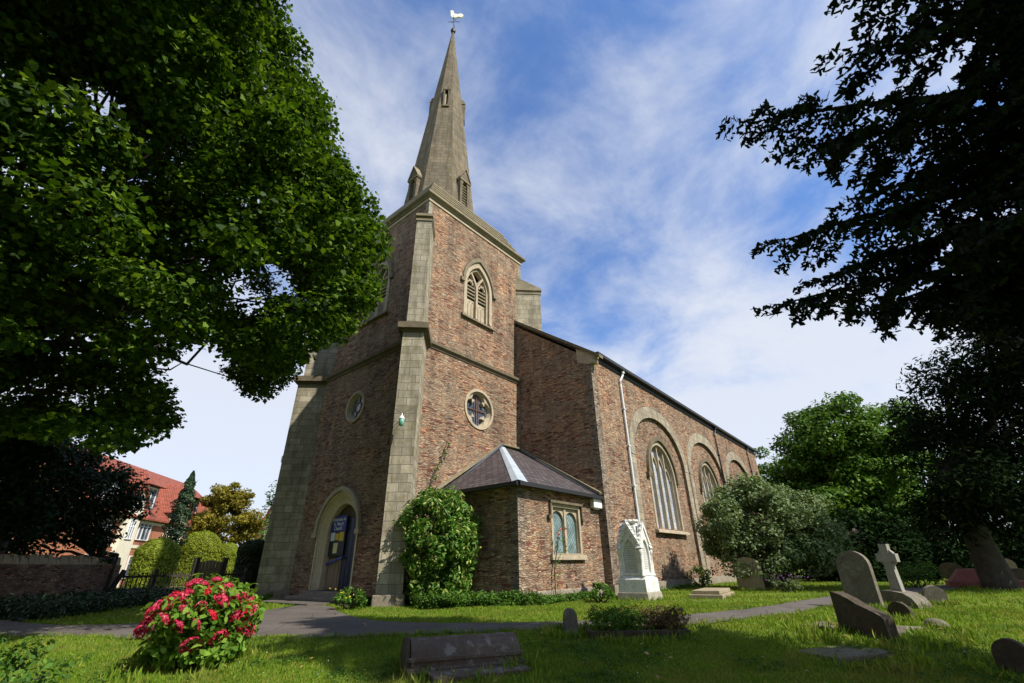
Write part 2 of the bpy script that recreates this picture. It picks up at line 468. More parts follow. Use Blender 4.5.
MT = {}
MT['rubble'] = m_rubble('rubble_sandstone', 1.08, .06)
MT['rubblegrey'] = m_rubble('grey_edge_stone', 1.0, .72)
MT['ashlar'] = m_ashlar('grey_ashlar', (.28, .25, .185), (.45, .40, .30), (.15, .13, .10), stain=.75, moss=.4)
MT['spire'] = m_ashlar('spire_stone', (.14, .115, .082), (.205, .168, .118), (.085, .07, .052), .55, .30, .7, .4, .014, .8)
MT['steps_stone'] = m_stone('weathered_cornice_stone', (.27, .23, .16), (.17, .145, .095), 1.6, lichen=(.30, .25, .10), lich_amt=.5)
MT['string'] = m_stone('dark_string_stone', (.105, .085, .06), (.17, .14, .09), 2.5, lichen=(.28, .21, .08), lich_amt=.45)
MT['trim'] = m_stone('cream_dressed_stone', (.46, .385, .27), (.32, .265, .185), 2.2, bump=.25)
MT['trimbounce'] = m_stone('bounce_lit_cream_stone', (.62, .52, .37), (.50, .415, .285), 2.2, bump=.2)  # trim stone lightened to stand for bounced light on the door jambs
MT['porchshade'] = m_wood('shaded_porch_wood', (.10, .07, .045))  # wood darkened to paint the deep shade inside the doorway
MT['trimdark'] = m_stone('weathered_dressed_stone', (.23, .19, .125), (.14, .115, .08), 3)
MT['archgrey'] = m_ashlar('arch_voussoir_stone', (.29, .25, .185), (.38, .33, .245), (.16, .135, .10), .38, .30, .6)
MT['plinth'] = m_stone('plinth_render', (.21, .175, .13), (.31, .27, .21), 2.2, bump=.9, lichen=(.12, .11, .05), lich_amt=.5)
MT['slate'] = m_slate('purple_slate', (.05, .040, .041), (.095, .077, .078), .30, .19)
MT['roofslate'] = m_slate('nave_slate', (.09, .085, .09), (.12, .11, .115), .3, .2)
MT['lead'] = m_plain('lead_flashing', (.36, .41, .45), .5, .4, 0, .12, 3)
MT['iron'] = m_plain('black_iron', (.018, .018, .02), .55, .4)
MT['greypipe'] = m_plain('pale_grey_pipe', (.62, .64, .66), .45, .4, 0, .1)
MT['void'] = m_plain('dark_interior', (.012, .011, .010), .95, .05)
MT['glassnave'] = m_leaded('leaded_nave_glass', (.52, .57, .66), (.26, .28, .32), .10, .4)  # pale blue base paints the sky reflected in the panes
MT['glassdark'] = m_leaded('dark_leaded_glass', (.10, .125, .16), (.02, .02, .02), .13, .18)
MT['glassblue'] = m_leaded('stained_glass', (.10, .12, .20), (.30, .29, .26), .17, .25)
MT['glassvestry'] = m_leaded('diamond_leaded_glass', (.20, .29, .29), (.10, .12, .12), .11, .2, True)
MT['rust'] = m_plain('rusty_iron_bar', (.11, .05, .035), .7, .3)
MT['bluedoor'] = m_plain('navy_blue_paint', (.006, .011, .045), .4, .4)
MT['bluerail'] = m_plain('bright_blue_paint', (.02, .045, .30), .4, .4)
MT['doorwood'] = m_wood('pale_door_wood', (.27, .20, .13))
MT['signblue'] = m_plain('blue_sign_face', (.016, .028, .22), .5, .4)
MT['signblack'] = m_plain('black_board_face', (.012, .012, .016), .5, .4)
MT['paperwhite'] = m_plain('white_paper', (.62, .64, .70), .8, .2, 0, .05)
MT['paperyellow'] = m_plain('yellow_paper', (.60, .44, .06), .8, .2, 0, .06)
MT['paperpale'] = m_plain('pale_yellow_paper', (.66, .62, .30), .8, .2, 0, .06)
MT['white'] = m_plain('white_paint', (.78, .78, .76), .5, .4, 0, .05)
MT['marble'] = m_stone('weathered_white_marble', (.78, .77, .72), (.56, .55, .50), 2.2, .7, .35, (.33, .32, .28), .5)
MT['marblegrey'] = m_stone('inscribed_marble_panel', (.58, .58, .55), (.46, .46, .43), 3, .7, .3)
MT['gravebase'] = m_stone('mossy_base_stone', (.26, .235, .175), (.36, .33, .26), 2.5, lichen=(.16, .16, .06), lich_amt=.5)
MT['grave'] = m_stone('grey_headstone', (.105, .09, .066), (.175, .152, .115), 2.6, lichen=(.27, .25, .19), lich_amt=.4)
MT['gravedark'] = m_stone('dark_headstone', (.04, .030, .018), (.075, .057, .036), 3, lichen=(.12, .11, .07), lich_amt=.3)
MT['gravetan'] = m_stone('tan_headstone', (.25, .20, .13), (.34, .28, .185), 3, lichen=(.2, .18, .08), lich_amt=.4)
MT['tomb'] = m_stone('brown_tomb_stone', (.085, .058, .042), (.135, .098, .07), 2.2, lichen=(.40, .38, .34), lich_amt=.32)
MT['granitered'] = m_stone('red_granite', (.22, .07, .055), (.30, .11, .085), 6, .5, .1)
MT['cross'] = m_stone('pale_cross_stone', (.24, .225, .185), (.36, .345, .30), 4, lichen=(.2, .2, .16), lich_amt=.4)
MT['slab'] = m_stone('mossy_slab', (.10, .092, .055), (.16, .14, .095), 2.0, lichen=(.10, .085, .02), lich_amt=.85)
MT['bark'] = m_stone('tree_bark', (.035, .028, .022), (.07, .057, .045), 4, bump=.9, bscale=14)
MT['wooddark'] = m_wood('weathered_dark_wood', (.055, .045, .035))
MT['woodgate'] = m_wood('weathered_gate_wood', (.22, .17, .11))
MT['brickhouse'] = m_ashlar('orange_brick', (.36, .10, .045), (.45, .145, .06), (.36, .24, .18), .22, .075, .2, 0, .01, .2)
MT['render'] = m_plain('cream_render', (.72, .67, .53), .85, .2, 0, .06, 2)
MT['tile'] = m_slate('red_clay_tile', (.27, .07, .04), (.36, .10, .055), .2, .16)
MT['housegls'] = m_plain('house_glass', (.10, .13, .17), .08, .8)
MT['leadgrey'] = m_plain('dark_dormer_cheek', (.09, .10, .13), .6, .3)
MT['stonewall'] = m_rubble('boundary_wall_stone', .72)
MT['lampglass'] = m_plain('green_lamp_glass', (.16, .42, .33), .2, .6)
MT['gold'] = m_plain('white_gilt_metal', (.82, .80, .70), .4, .5, 0, .05)

MT['sycamore'] = m_leaf('sycamore_leaf', [(0, (.012, .032, .003)), (.4, (.03, .07, .005)), (.75, (.07, .14, .011)), (1, (.15, .23, .024))], .34)
MT['maple'] = m_leaf('maple_leaf', [(0, (.03, .075, .008)), (.5, (.07, .15, .014)), (1, (.13, .22, .03))], .25)
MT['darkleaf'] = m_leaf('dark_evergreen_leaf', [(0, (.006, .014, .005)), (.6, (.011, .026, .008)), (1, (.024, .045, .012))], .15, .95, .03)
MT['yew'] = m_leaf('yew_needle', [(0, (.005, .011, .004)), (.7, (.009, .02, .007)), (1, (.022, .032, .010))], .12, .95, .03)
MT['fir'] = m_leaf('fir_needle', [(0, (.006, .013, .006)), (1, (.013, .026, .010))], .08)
MT['holly'] = m_leaf('holly_leaf', [(0, (.009, .024, .009)), (.6, (.018, .045, .014)), (1, (.045, .08, .026))], .15, .5, .25)
MT['laurel'] = m_leaf('variegated_laurel_leaf', [(0, (.03, .095, .012)), (.4, (.065, .165, .018)), (.68, (.12, .235, .03)), (.88, (.30, .37, .08)), (1, (.46, .47, .17))], .25, .5, .22)
MT['greybush'] = m_leaf('grey_green_leaf', [(0, (.07, .12, .038)), (.5, (.14, .20, .08)), (1, (.24, .28, .14))], .25)
MT['golden'] = m_leaf('golden_privet_leaf', [(0, (.09, .14, .012)), (.5, (.17, .22, .018)), (1, (.30, .31, .03))], .25)
MT['yellowtree'] = m_leaf('olive_yellow_leaf', [(0, (.10, .10, .012)), (.5, (.19, .165, .02)), (1, (.29, .23, .035))], .3)
MT['hedgedark'] = m_leaf('dark_hedge_leaf', [(0, (.012, .026, .008)), (.6, (.022, .042, .012)), (1, (.06, .05, .016))], .15)
MT['fresh'] = m_leaf('fresh_green_leaf', [(0, (.03, .075, .01)), (.5, (.06, .14, .018)), (1, (.13, .23, .03))], .32)
MT['hydleaf'] = m_leaf('hydrangea_leaf', [(0, (.05, .12, .012)), (.5, (.12, .24, .022)), (1, (.24, .36, .05))], .35)
MT['petal'] = m_leaf('crimson_petal', [(0, (.40, .010, .04)), (.55, (.54, .028, .085)), (.8, (.62, .09, .15)), (1, (.58, .25, .21))], .25)
MT['petalred'] = m_leaf('red_petal', [(0, (.45, .008, .02)), (.6, (.58, .015, .04)), (1, (.62, .05, .08))], .2)
MT['heather'] = m_leaf('brown_plant_leaf', [(0, (.06, .05, .018)), (.5, (.11, .075, .03)), (1, (.17, .11, .05))], .2)
MT['purplefl'] = m_leaf('purple_flower', [(0, (.18, .07, .22)), (1, (.36, .18, .40))], .2)
MT['yellowfl'] = m_leaf('yellow_flower', [(0, (.55, .38, .03)), (1, (.7, .55, .05))], .2)
MT['pinkfl'] = m_leaf('pink_rose', [(0, (.60, .24, .20)), (1, (.70, .36, .30))], .2)
MT['whitefl'] = m_leaf('white_flower', [(0, (.6, .62, .58)), (1, (.75, .75, .7))], .2)
MT['grass'] = m_leaf('grass_blade', [(0, (.085, .165, .010)), (.5, (.14, .235, .015)), (.85, (.21, .30, .024)), (1, (.34, .32, .07))], .35, .6, .2, (.27, .25, .06))
MT['litter'] = m_leaf('fallen_leaf', [(0, (.20, .10, .03)), (1, (.42, .30, .10))], .1)
def m_lawn():
    t = NT('lawn_turf'); ob = t.coords('Object')
    c = t.mix(t.ramp(t.noise(ob, .6, 6, .6), [(.3, 0), (.7, 1)]), (.085, .14, .012), (.16, .20, .026))
    c = t.mix(t.ramp(t.noise(ob, 2.7, 6, .7), [(.58, 0), (.72, 1)]), c, (.15, .14, .04))
    c = t.mix(1, c, t.ramp(t.noise(ob, 34, 4, .7), [(.3, .55), (.7, 1.35)]), 'MULTIPLY')
    t.bump(t.noise(ob, 22, 5, .75), .8, .05)
    return t.fin(c, .95, .1)
MT['lawn'] = m_lawn()
def m_path():
    t = NT('worn_asphalt'); ob = t.coords('Object')
    c = t.mix(t.ramp(t.noise(ob, .8, 5, .6), [(.3, 0), (.7, 1)]), (.075, .064, .055), (.125, .108, .093))
    c = t.mix(1, c, t.ramp(t.noise(ob, 60, 4, .7), [(.3, .6), (.7, 1.4)]), 'MULTIPLY')
    ck = t.vor(t.map(ob, (.8, .8, 0)), 1.0, 'DISTANCE_TO_EDGE', 'Distance'); c = t.mix(t.ramp(ck, [(.004, .7), (.014, 0)]), c, (.03, .026, .022))
    c = t.mix(t.ramp(t.noise(ob, 1.9, 6, .7), [(.55, 0), (.72, .55)]), c, (.055, .060, .028))
    t.bump(t.noise(ob, 70, 3, .7), .5, .01)
    return t.fin(c, .9, .25)
MT['path'] = m_path()

# ------------------------------------------------------------------ ground, path
def grid_axis(c, fine, nf, far):
    a = [c-fine*nf+fine*i for i in range(2*nf+1)]
    s = fine; x = a[-1]
    while x < c+far: s *= 1.35; x += s; a.append(x)
    s = fine; x = a[0]
    while x > c-far: s *= 1.35; x -= s; a.insert(0, x)
    return np.array(a)
gx = grid_axis(-2.0, .35, 48, 900); gy = grid_axis(-6.0, .35, 44, 900)
GX, GY = np.meshgrid(gx, gy, indexing='ij')
def bumps(x, y): return .014*np.sin(x*2.1+1.3*np.sin(y*1.4))+.012*np.sin(y*2.9+x*.8)
GZ = terr(GX, GY) + bumps(GX, GY) - .02
mb = MB(); nx_, ny_ = GX.shape
V = np.stack([GX, GY, GZ], -1).reshape(-1, 3)
mb.v = [tuple(p) for p in V]
mb.f = [(i*ny_+j, (i+1)*ny_+j, (i+1)*ny_+j+1, i*ny_+j+1) for i in range(nx_-1) for j in range(ny_-1)]
mb.m = [0]*len(mb.f)
lawn = mb.build('lawn', MT['lawn'], smooth=True, uv=False); tag(lawn, 'mown churchyard lawn around the church', 'lawn', kind='structure')

PATH = [((-16.0, 11.0), (-11.5, 13.5)), ((-11.0, 4.5), (-8.6, 7.0)), ((-8.6, .3), (-7.6, 1.9)), ((-7.5, -1.8), (-6.2, .6)), ((-6.9, -3.1), (-3.2, 1.6)), ((-6.5, -3.6), (-1.6, 2.6)), ((-6.04, -4.19), (-1.55, 1.0)), ((-5.0, -5.45), (-2.55, -1.2)),
        ((-4.4, -6.05), (-3.3, -3.6)), ((-3.72, -6.62), (-2.9, -5.5)), ((-2.44, -7.99), (-1.58, -7.3)), ((-.74, -9.46), (.1, -8.55)), ((.6, -10.1), (1.7, -9.2)), ((2.46, -10.7), (3.6, -9.75)), ((6.29, -11.35), (7.3, -10.35)), ((11, -12.6), (11.6, -11.5)), ((20, -15.5), (20.4, -14.2))]
def smooth_poly(pts, k=6):
    P = np.array(pts, float); P = np.vstack([2*P[0]-P[1], P, 2*P[-1]-P[-2]]); out = []
    for i in range(1, len(P)-2):
        for j in range(k):
            t = j/k; a, b, c, d = P[i-1:i+3]
            out.append(.5*((2*b)+(c-a)*t+(2*a-5*b+4*c-d)*t*t+(3*b-a-3*c+d)*t**3))
    out.append(P[-2]); return np.array(out)
PLO = smooth_poly([a for a, b in PATH]); PHI = smooth_poly([b for a, b in PATH])
PLO += .05*np.stack([np.sin(np.arange(len(PLO))*1.9), np.cos(np.arange(len(PLO))*2.7)], -1)
PHI += .05*np.stack([np.sin(np.arange(len(PHI))*2.3), np.cos(np.arange(len(PHI))*1.7)], -1)
mb = MB(); NW = 9
for a, b in zip(PLO, PHI):
    for k in range(NW):
        p = a+(b-a)*k/(NW-1); mb.v.append((p[0], p[1], float(terr(p[0], p[1]))+.022-(.03 if k in (0, NW-1) else 0)))
for i in range(len(PLO)-1):
    for k in range(NW-1): mb.f.append((i*NW+k, (i+1)*NW+k, (i+1)*NW+k+1, i*NW+k+1)); mb.m.append(0)
path = mb.build('path', MT['path'], smooth=True, uv=False); tag(path, 'worn asphalt footpath curving past the church', 'path', kind='structure')
path_poly = [tuple(p) for p in PLO]+[tuple(p) for p in PHI[::-1]]

# ------------------------------------------------------------------ the church
church = thing('church', 'red sandstone church with tall spire, tower and long nave', 'church')
A = 6.935; DD = .188; HS = 9.42
SL = Fr((0, -DD, 0), (1, 0, 0), (0, -1, 0)); SU = Fr((0, 0, 0), (1, 0, 0), (0, -1, 0))
WL = Fr((-DD, 0, 0), (0, -1, 0), (-1, 0, 0)); WU = Fr((0, 0, 0), (0, -1, 0), (-1, 0, 0))
# west doorway: opening u = -y
DU, DW = -3.63, 1.20; DBK = -.42
door_out = arched(DU, DW+.16, .30, 2.25, 3.68, 10)
door_in = arched(DU, DW-.10, .30, 2.20, 3.36, 10)
oval_o = circ(-3.63, 7.22, .62); quat_o = circ(3.48, 7.13, .86)
bel = lambda w, top, z0=11.62: arched(3.47, w, z0, 13.5, top, 10)
belw = lambda w, top, z0=11.62: arched(-3.47, w, z0, 13.5, top, 10)

mb = MB()
e = DD
mb.panel(SL, rect(-e, A+e, -.3, HS-.3), [quat_o])
mb.panel(WL, rect(-A-e, e, -.3, HS-.3), [oval_o, door_out])
mb.panel(Fr((0, A+e, 0), (-1, 0, 0), (0, 1, 0)), rect(-A-e, e, -.3, HS-.3))
mb.panel(SU, rect(0, A, HS-.4, 17.0), [bel(.98, 15.05)])
mb.panel(WU, rect(-A, 0, HS-.4, 17.0), [belw(.98, 15.05)])
mb.panel(Fr((0, A, 0), (-1, 0, 0), (0, 1, 0)), rect(-A, 0, HS-.4, 17.0))
mb.panel(Fr((A, 0, 0), (0, 1, 0), (1, 0, 0)), rect(0, A, HS-.4, 17.0))
mb.panel(Fr((A+e, 0, 0), (0, 1, 0), (1, 0, 0)), rect(-e, A+e, -.3, HS-.3))
tower = mb.build('tower_wall', MT['rubble'], church)
mb = MB(); mb.box(-.006, .22, -.006, .22, 14.4, 16.9); mb.build('quoin', MT['ashlar'], church)
mb = MB(); mb.box(A-.25, A+.006, -.006, .2, 15.2, 16.9); mb.build('quoin', MT['ashlar'], church)
# chequer of quoin stones beside the lower buttress
# string course (weathered top) round the lower stage
def ring(mb, x0, x1, y0, y1, prof):
    """prof: list of (offset, z) swept round a rectangle"""
    cs = [(x0, y0, -1, -1), (x1, y0, 1, -1), (x1, y1, 1, 1), (x0, y1, -1, 1)]
    n = len(prof)
    V = [(x+sx*o, y+sy*o, z) for x, y, sx, sy in cs for o, z in prof]
    F = [(c*n+k, ((c+1) % 4)*n+k, ((c+1) % 4)*n+k+1, c*n+k+1) for c in range(4) for k in range(n-1)]
    mb.mesh(V, F)
mb = MB(); ring(mb, 0, A, 0, A, [(DD-.05, 9.06), (DD+.04, 9.08), (DD+.06, 9.16), (DD+.15, 9.22), (DD+.16, 9.34), (DD-.02, 9.42), (-.02, 9.56)])
mb.build('string_course', MT['string'], church)
mb = MB(); ring(mb, 0, A, 0, A, [(-.03, 16.98), (.10, 17.0), (.11, 17.06), (.19, 17.10), (.25, 17.14), (.26, 17.25), (.22, 17.30), (-.3, 17.36)])
mb.build('cornice', MT['steps_stone'], church)
mb = MB(); ring(mb, 0, A, 0, A, [(-.02, 16.80), (.05, 16.82), (.05, 16.98), (-.02, 16.99)])
mb.build('frieze', MT['trim'], church)
mb = MB()
for k in range(5):
    o = .0-.165*k; z = 17.30+.345*k
    ring(mb, 0, A, 0, A, [(o-.40, z-.03), (o-.24, z-.02), (o-.24, z+.215), (o, z+.225), (o, z+.305), (o-.04, z+.335), (o-.65, z+.345)])
mb.build('spire_base', MT['steps_stone'], church)

# diagonal buttresses
s2 = math.sqrt(.5)
def buttress(c, dv, tall=True):
    dx, dy = dv; px, py = -dy, dx
    def B(p0, p1, w, z0, z1, mb, mi=0, top=None):
        lo = [(c[0]+dx*p+px*q, c[1]+dy*p+py*q, z0) for p, q in ((p0, -w/2), (p1, -w/2), (p1, w/2), (p0, w/2))]
        hi = [(a[0], a[1], z1 if top is None or i in (0, 3) else top) for i, a in enumerate(lo)]
        mb.frustum(lo, hi, mi)
    l = DD*math.sqrt(2)
    mb = MB(); B(-.6, l+.93, .775, .26, 9.10, mb); B(-.6, l+.78, .64, 9.30, 14.62, mb)
    b = mb.build('buttress', MT['ashlar'], church)
    mb = MB(); B(-.6, l+1.03, .93, -.25, .30, mb); mb.build('plinth', MT['plinth'], b, bevel=.03)
    mb = MB(); B(-.6, l+1.0, .90, 9.02, 9.12, mb); B(-.6, l+1.13, 1.14, 9.12, 9.36, mb); B(-.6, l+1.08, 1.04, 9.36, 9.5, mb, 0, 9.38)
    mb.build('string_course', MT['string'], b)
    mb = MB(); B(-.6, l+.82, .70, 14.62, 14.72, mb, 0); B(-.6, l+.74, .60, 14.72, 14.86, mb); B(-.6, l+.86, .74, 14.86, 14.98, mb); B(-.6, l+.80, .66, 14.98, 15.9, mb, 0, 15.05)
    mb.build('cap', MT['steps_stone'], b)
    return b
buttress((0, 0), (-s2, -s2)); buttress((0, A), (-s2, s2)); buttress((A, 0), (s2, -s2))

# spire
ctr = A/2
def octa(ap, z, rot=PI/8):
    r = ap/math.cos(PI/8); return [(ctr+r*math.cos(rot+k*PI/4), ctr+r*math.sin(rot+k*PI/4), z) for k in range(8)]
ap = lambda z: .055+(39.75-z)*(2.16-.055)/(39.75-19.2)
mb = MB(); zs = np.linspace(18.2, 39.75, 30)
rows = [octa(ap(z), z) for z in zs]
mb.mesh([p for r_ in rows for p in r_], [(i*8+k, i*8+(k+1) % 8, (i+1)*8+(k+1) % 8, (i+1)*8+k) for i in range(len(zs)-1) for k in range(8)])
spire = mb.build('spire', MT['spire'], church)
for k, (nx, ny) in enumerate(((-1, 0), (0, -1), (1, 0), (0, 1))):        # lower lucarnes on the four main faces
    d0 = ap(19.3)-.10
    fr = Fr((ctr, ctr, 0), (-ny, nx, 0), (nx, ny, 0))
    mb = MB()
    out = [(-.38, 19.0), (.38, 19.0), (.38, 21.75), (0, 22.55), (-.38, 21.75)]
    hole = arched(0, .20, 19.6, 21.2, 21.75, 6)
    mb.panel(fr, out, [hole], d0+.14); mb.reveal(fr, out, d0-1.2, d0+.14); mb.reveal(fr, hole, d0-.15, d0+.14)
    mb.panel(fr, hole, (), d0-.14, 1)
    for i in range(9): mb.fbox(fr, -.20, .20, 19.62+i*.21, 19.665+i*.21, d0-.1, d0+.06, 2)
    mb.fbox(fr, -.44, .44, 21.62, 21.72, d0-.3, d0+.19, 2)
    for sgn in (-1, 1):
        for j in range(4):   # stepped gable slabs
            f0, f1 = j/4, (j+1)/4
            a = Vector((sgn*(.47*(1-f0)), 21.7+.95*f0)); b = Vector((sgn*(.47*(1-f1)), 21.7+.95*f1))
            mb.frustum([fr.P(a.x, a.y, d0-1.0), fr.P(a.x, a.y, d0+.20), fr.P(a.x*.98, a.y+.10, d0+.20), fr.P(a.x*.98, a.y+.10, d0-1.0)],
                       [fr.P(b.x, b.y, d0-1.0), fr.P(b.x, b.y, d0+.20), fr.P(b.x*.98, b.y+.10, d0+.20), fr.P(b.x*.98, b.y+.10, d0-1.0)], 2)
    mb.build('lucarne', [MT['spire'], MT['void'], MT['steps_stone']], spire)
for nx, ny in ((-s2, -s2), (-s2, s2), (s2, -s2), (s2, s2)):              # small upper lucarnes on the diagonal faces
    d0 = ap(29.6); fr = Fr((ctr, ctr, 0), (-ny, nx, 0), (nx, ny, 0)); mb = MB()
    for u in (-.20, .11): mb.fbox(fr, u, u+.09, 29.0, 30.6, d0-.3, d0+.15)
    mb.fbox(fr, -.23, .23, 28.88, 29.02, d0-.3, d0+.17)
    mb.frustum([fr.P(-.24, 30.6, d0-.4), fr.P(.24, 30.6, d0-.4), fr.P(.24, 30.6, d0+.17), fr.P(-.24, 30.6, d0+.17)],
               [fr.P(-.02, 31.5, d0-.4), fr.P(.02, 31.5, d0-.4), fr.P(.02, 31.3, d0+.05), fr.P(-.02, 31.3, d0+.05)])
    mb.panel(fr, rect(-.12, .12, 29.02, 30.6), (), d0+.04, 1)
    mb.fbox(fr, -.11, .0, 29.1, 30.2, d0+.05, d0+.07, 2)
    mb.build('lucarne', [MT['spire'], MT['void'], MT['trim']], spire)
# weathercock
wc = MB(); wc.lathe([(.03, -.25), (.16, -.2), (.21, 0), (.16, .16), (.05, .2)], (ctr, ctr, 39.85), 12)
wc.tube([(ctr, ctr, 39.9), (ctr, ctr, 42.1)], .035, 6)
vane = wc.build('weathervane', MT['iron'], church)
wv_ = Vector((_R0[0], _R0[1], 0)); fr = Fr((ctr, ctr, 41.0), wv_, wv_.cross(Vector((0, 0, 1))))
mb = MB(); mb.bar(fr.P(-.5, .15), fr.P(.5, .15), .03, .03); mb.bar(fr.P(0, .15, -.5), fr.P(0, .15, .5), .03, .03); mb.bar(fr.P(-.16, .0), fr.P(.18, .5), .03, .03); mb.build('direction_arm', MT['iron'], vane)
cock = [(-.14, .72), (.10, .68), (.34, .80), (.62, .72), (.78, .98), (.70, 1.18), (.48, 1.28), (.30, 1.18), (.12, 1.22), (-.02, 1.34), (-.06, 1.62), (-.20, 1.80), (-.30, 1.70), (-.40, 1.62), (-.30, 1.56), (-.30, 1.2), (-.26, .92)]
mb = MB(); mb.plate(fr, cock, -.05, .05); mb.build('cockerel', MT['gold'], vane)

# belfry openings
def belfry(fr, cx):
    P = lambda w, top, z0=11.62: arched(cx, w, z0, 13.5, top, 10)
    mb = MB()
    mb.band(fr, P(.80, 14.72, 11.75)[1:]+[P(.80, 14.72, 11.75)[0]], P(.985, 15.055, 11.62)[1:]+[P(.985, 15.055, 11.62)[0]], -.30, .03)
    mb.band(fr, P(.70, 14.55, 11.75)[1:]+[P(.70, 14.55, 11.75)[0]], P(.82, 14.76, 11.75)[1:]+[P(.82, 14.76, 11.75)[0]], -.36, -.10)
    mb.fbox(fr, cx-.06, cx+.06, 11.75, 13.6, -.30, -.08)
    # Y tracery
    for sg in (-1, 1):
        pts = [(cx+sg*.74*(1-math.cos(t)) if False else cx+sg*(.02+.50*(i/6)**1.4), 13.55+.85*(i/6)) for i, t in enumerate(np.linspace(0, 1, 7))]
        for a, b in zip(pts[:-1], pts[1:]): mb.bar(fr.P(a[0], a[1], -.18), fr.P(b[0], b[1], -.18), .10, .18, 0, fr.N)
        c2 = [(cx+sg*(.42+.20*math.cos(a)), 13.62+.20*math.sin(a)) for a in np.linspace(0, PI, 5)]
        for a, b in zip(c2[:-1], c2[1:]): mb.bar(fr.P(a[0], a[1], -.2), fr.P(b[0], b[1], -.2), .06, .10, 0, fr.N)
    w = mb.build('belfry_window', MT['trim'], church)
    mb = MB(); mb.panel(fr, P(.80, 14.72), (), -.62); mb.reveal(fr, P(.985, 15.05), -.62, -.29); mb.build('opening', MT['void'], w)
    mb = MB()
    for i in (0, 1, 2, 3, 5):
        z = 12.84+.20*i; hw = .70 if z < 13.6 else max(.2, .70-(z-13.6)*.55)
        mb.frustum([fr.P(cx-hw, z, -.16), fr.P(cx+hw, z, -.16), fr.P(cx+hw, z+.17, -.46), fr.P(cx-hw, z+.17, -.46)],
                   [fr.P(cx-hw, z+.05, -.14), fr.P(cx+hw, z+.05, -.14), fr.P(cx+hw, z+.22, -.44), fr.P(cx-hw, z+.22, -.44)])
    mb.build('louvre', MT['trim'], w)
    mb = MB(); mb.fbox(fr, cx-.70, cx+.70, 11.75, 12.80, -.34, -.24)
    for u in (-.46, -.24, .24, .46): mb.fbox(fr, cx+u-.012, cx+u+.012, 11.78, 12.55, -.24, -.237, 1)
    for sg in (-1, 1):
        for q in (-.22, 0, .22):
            mb.plate(fr, circ(cx+sg*.38+q, 12.62, .035, 8), -.24, -.236, 1)
    mb.build('lower_board', [MT['trim'], MT['void']], w)
    mb = MB(); o = arcpts(cx, .985, 13.5, 15.05, 10); o2 = arcpts(cx, 1.13, 13.5, 15.30, 10); mb.band(fr, o, o2, -.02, .11)
    for sg in (-1, 1): mb.fbox(fr, cx+sg*1.14-.12, cx+sg*1.14+.12, 13.36, 13.56, -.02, .13)
    mb.build('hood_mould', MT['trimdark'], w)
    mb = MB(); mb.frustum([fr.P(cx-1.12, 11.46, -.05), fr.P(cx+1.12, 11.46, -.05), fr.P(cx+1.12, 11.46, .14), fr.P(cx-1.12, 11.46, .14)],
                          [fr.P(cx-1.12, 11.66, -.05), fr.P(cx+1.12, 11.66, -.05), fr.P(cx+1.12, 11.56, .12), fr.P(cx-1.12, 11.56, .12)])
    mb.build('sill', MT['trimdark'], w)
belfry(SU, 3.47); belfry(WU, -3.47)

# round windows
mb = MB(); fr = WL
mb.splay(fr, circ(-3.63, 7.22, .46), circ(-3.63, 7.22, .58), -.16, .035); mb.band(fr, circ(-3.63, 7.22, .58), circ(-3.63, 7.22, .70), -.16, .04, True)
w = mb.build('round_window', MT['trim'], church)
mb = MB(); mb.panel(fr, circ(-3.63, 7.22, .52), (), -.15)
mb.build('glass', MT['glassblue'], w)
mb = MB()
for r_ in (.22,): mb.band(fr, circ(-3.63, 7.22, r_-.02), circ(-3.63, 7.22, r_+.02), -.15, -.11, True)
for k in range(6):
    a = k*PI/3+.3; mb.bar(fr.P(-3.63+.22*math.cos(a), 7.22+.22*math.sin(a), -.13), fr.P(-3.63+.48*math.cos(a), 7.22+.48*math.sin(a), -.13), .035, .035)
mb.build('tracery', MT['trimdark'], w)
fr = SL; qc = (3.48, 7.13)
def quatre(r, off, n=9):
    pts = []
    for k in range(4):
        a0 = k*PI/2; cx_, cz_ = qc[0]+off*math.cos(a0), qc[1]+off*math.sin(a0)
        for i in range(n):
            a = a0-PI*.62+PI*1.24*i/(n-1); pts.append((cx_+r*math.cos(a), cz_+r*math.sin(a)))
    return pts
mb = MB(); q = quatre(.36, .36); q2 = quatre(.41, .37)
mb.panel(fr, circ(*qc, .80, 36), [q2], -.05); mb.splay(fr, q, q2, -.22, -.05)
mb.band(fr, circ(*qc, .79, 36), circ(*qc, .90, 36), -.2, .045, True)
w = mb.build('quatrefoil_window', MT['trim'], church)
mb = MB(); mb.panel(fr, circ(*qc, .80), (), -.21); mb.build('glass', MT['glassdark'], w)
mb = MB()
for u in (-.14, .0, .14): mb.fbox(fr, qc[0]+u-.014, qc[0]+u+.014, qc[1]-.6, qc[1]+.6, -.20, -.18)
mb.fbox(fr, qc[0]-.6, qc[0]+.6, qc[1]-.03, qc[1]+.01, -.19, -.165); mb.fbox(fr, qc[0]-.02, qc[0]+.02, qc[1]-.6, qc[1]+.6, -.185, -.16)
mb.build('window_bar', MT['rust'], w)

